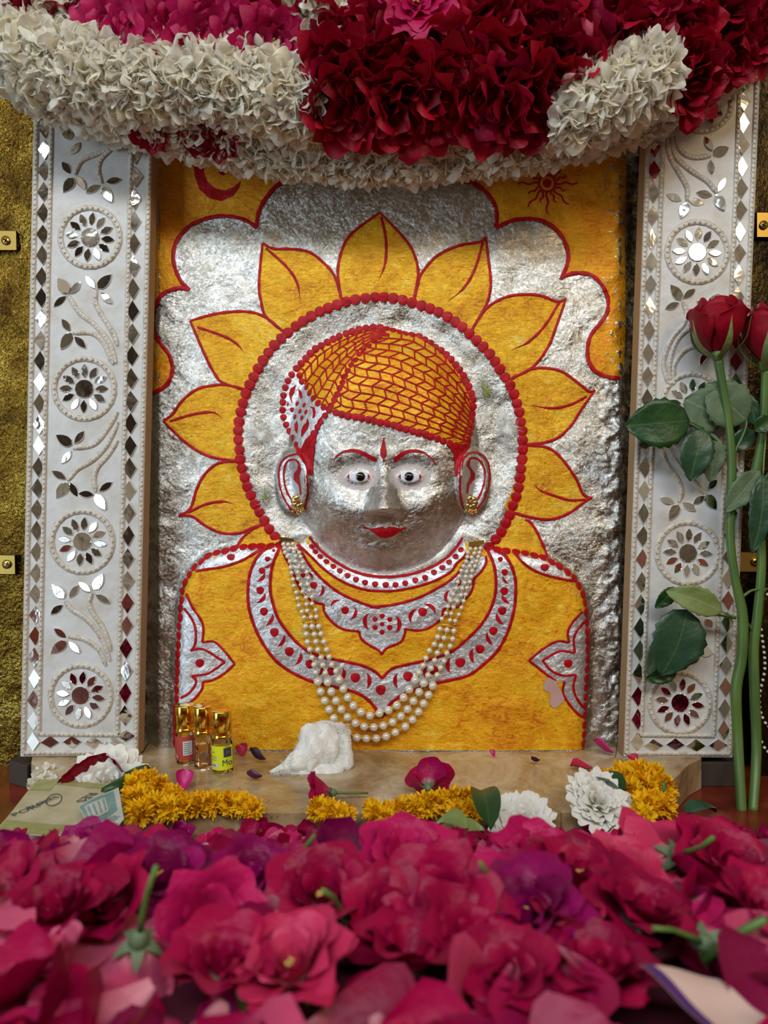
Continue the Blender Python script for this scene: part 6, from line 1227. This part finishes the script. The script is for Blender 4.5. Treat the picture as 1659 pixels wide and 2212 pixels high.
def onpaper(K, u, w, ang=0.0, lift=1.6):
    tl, tr, br, bl = K; p = tl.lerp(tr, u).lerp(bl.lerp(br, u), w); ex = ((tr - tl).lerp(br - bl, w)).normalized(); nz_ = ex.cross((tl - bl)).normalized(); ey = nz_.cross(ex); mw = Matrix((( *ex,), (*ey,), (*nz_,))).transposed().to_4x4(); mw.translation = p + Vector((0, 0, (lift + 2.0 * math.sin(u * 5 + w * 2) + 1.2 * math.sin(w * 7)) * S)); return mw @ Matrix.Rotation(ang, 4, 'Z')
text('lettering', 'RES', 26 * S, M['note_ink'], n1, onpaper(K1, .80, .33, -PI / 2)); text('lettering', 'RUPEES', 17 * S, M['note_ink'], n1, onpaper(K1, .30, .48, 1.2)); text('lettering', 'PORM', 22 * S, M['note_ink'], n1, onpaper(K1, .20, .60, 1.2))
v, f = tube([onpaper(K1, .42 + .09 * math.cos(a), .42 + .1 * math.sin(a)).translation for a in np.linspace(0, 2 * PI, 19)], .8 * S, 4); obj('printed_ring', mesh('printed_ring', v, f, M['note_ink']), n1)
n2 = thing('banknote', 'pale blue green banknote lying across the tan one towards the marigolds', 'banknote', on_level(220, 1755, -490)); K2 = [on_level(168, 1742, -484), on_level(256, 1698, -480), on_level(268, 1772, -474), on_level(212, 1828, -474)]
paper('paper', K2, M['note_blue'], n2); paper('teal_band', K2, M['note_teal'], n2, .5, 2.0, (.02, .86, .04, .60)); paper('pale_window', K2, M['note_blue'], n2, 1.0, 2.0, (.10, .62, .14, .50))
for i in range(4): paper('print_row', K2, M['note_teal'], n2, 1.5, 2.0, (.14 + .13 * i, .19 + .13 * i, .18, .46), 4)
text('lettering', '50', 20 * S, M['note_teal'], n2, onpaper(K2, .72, .74, 1.3, 2))
# purple edged paper and clear wrap at the lower right corner
X, d, z = mhit(1490, 2200); c = W(X, d, z + 34); pp = thing('paper_slip', 'pale pink paper slip with purple edge in the lower right corner', 'paper', c)
K3 = [c + Vector((-.014, .001, .001)), c + Vector((.008, -.001, -.001)), c + Vector((.014, -.018, -.002)), c + Vector((-.004, -.020, -.003))]; M['slip'] = mat('pink_paper', (0.62, 0.42, 0.36), .6); M['slip_edge'] = mat('purple_edge', (0.08, 0.02, 0.12), .4)
paper('sheet', K3, M['slip'], pp, 0, 2); paper('purple_border', K3, M['slip_edge'], pp, .6, 2, (0, .16, 0, 1))
m = mat('clear_film', (1, 1, 1), 0.12, 0.0, Transmission_Weight=1.0, IOR=1.1); m.node_tree.nodes['Principled BSDF'].inputs['Alpha'].default_value = 0.45; M['film'] = m
cl = thing('clear_wrapper', 'crumpled clear plastic film over the petals at the lower right edge', 'wrapper', W(*mhit(1620, 2100))); vv = []; ff = []
for j in range(15):
    for i in range(7):
        x = 1580 + i * 22 + j * 3; y = 1950 + j * 19; X, d, z = mhit(x, min(y, 2205), 0); vv.append(W(X, d, z + 26 + 14 * mnoise.noise(Vector((i * .9, j * .7, 0)))))
for j in range(14):
    for i in range(6): a = j * 7 + i; ff.append((a, a + 1, a + 8, a + 7))
obj('film', mesh('film', vv, ff, M['film'], False), cl)
# loose stalks on the heap
for x0, y0, x1, y1, lab in ((12, 1895, 75, 1835, 'olive stalk poking up at the left edge of the heap'), (1655, 1985, 1520, 2080, 'yellow green stalk crossing in from the right edge'), (1478, 1960, 1518, 1955, 'short stalk stub beside the calyx at right'), (1433, 1690, 1432, 1790, 'thin upright green stalk in front of the right marigolds'), (530, 2190, 490, 2120, 'green stalk near the bottom left of centre'), (1475, 2060, 1518, 1960, 'straight green stalk standing in the lower right')):
    X, d, z = mhit(x1, y1, 14); b = W(X, d, z); dist = DIST - d; a = W((x0 - CX) * (dist - 20) / DIST, d + 20, -(y0 - CY) * (dist - 20) / DIST); v, f = tube([a, a.lerp(b, .5) + Vector((.001, 0, .002)), b], [3.2 * S, 3.6 * S, 4 * S], 7); o = obj('flower_stalk', mesh('flower_stalk', v, f, M['stemg'])); tag(o, lab, 'stalk')
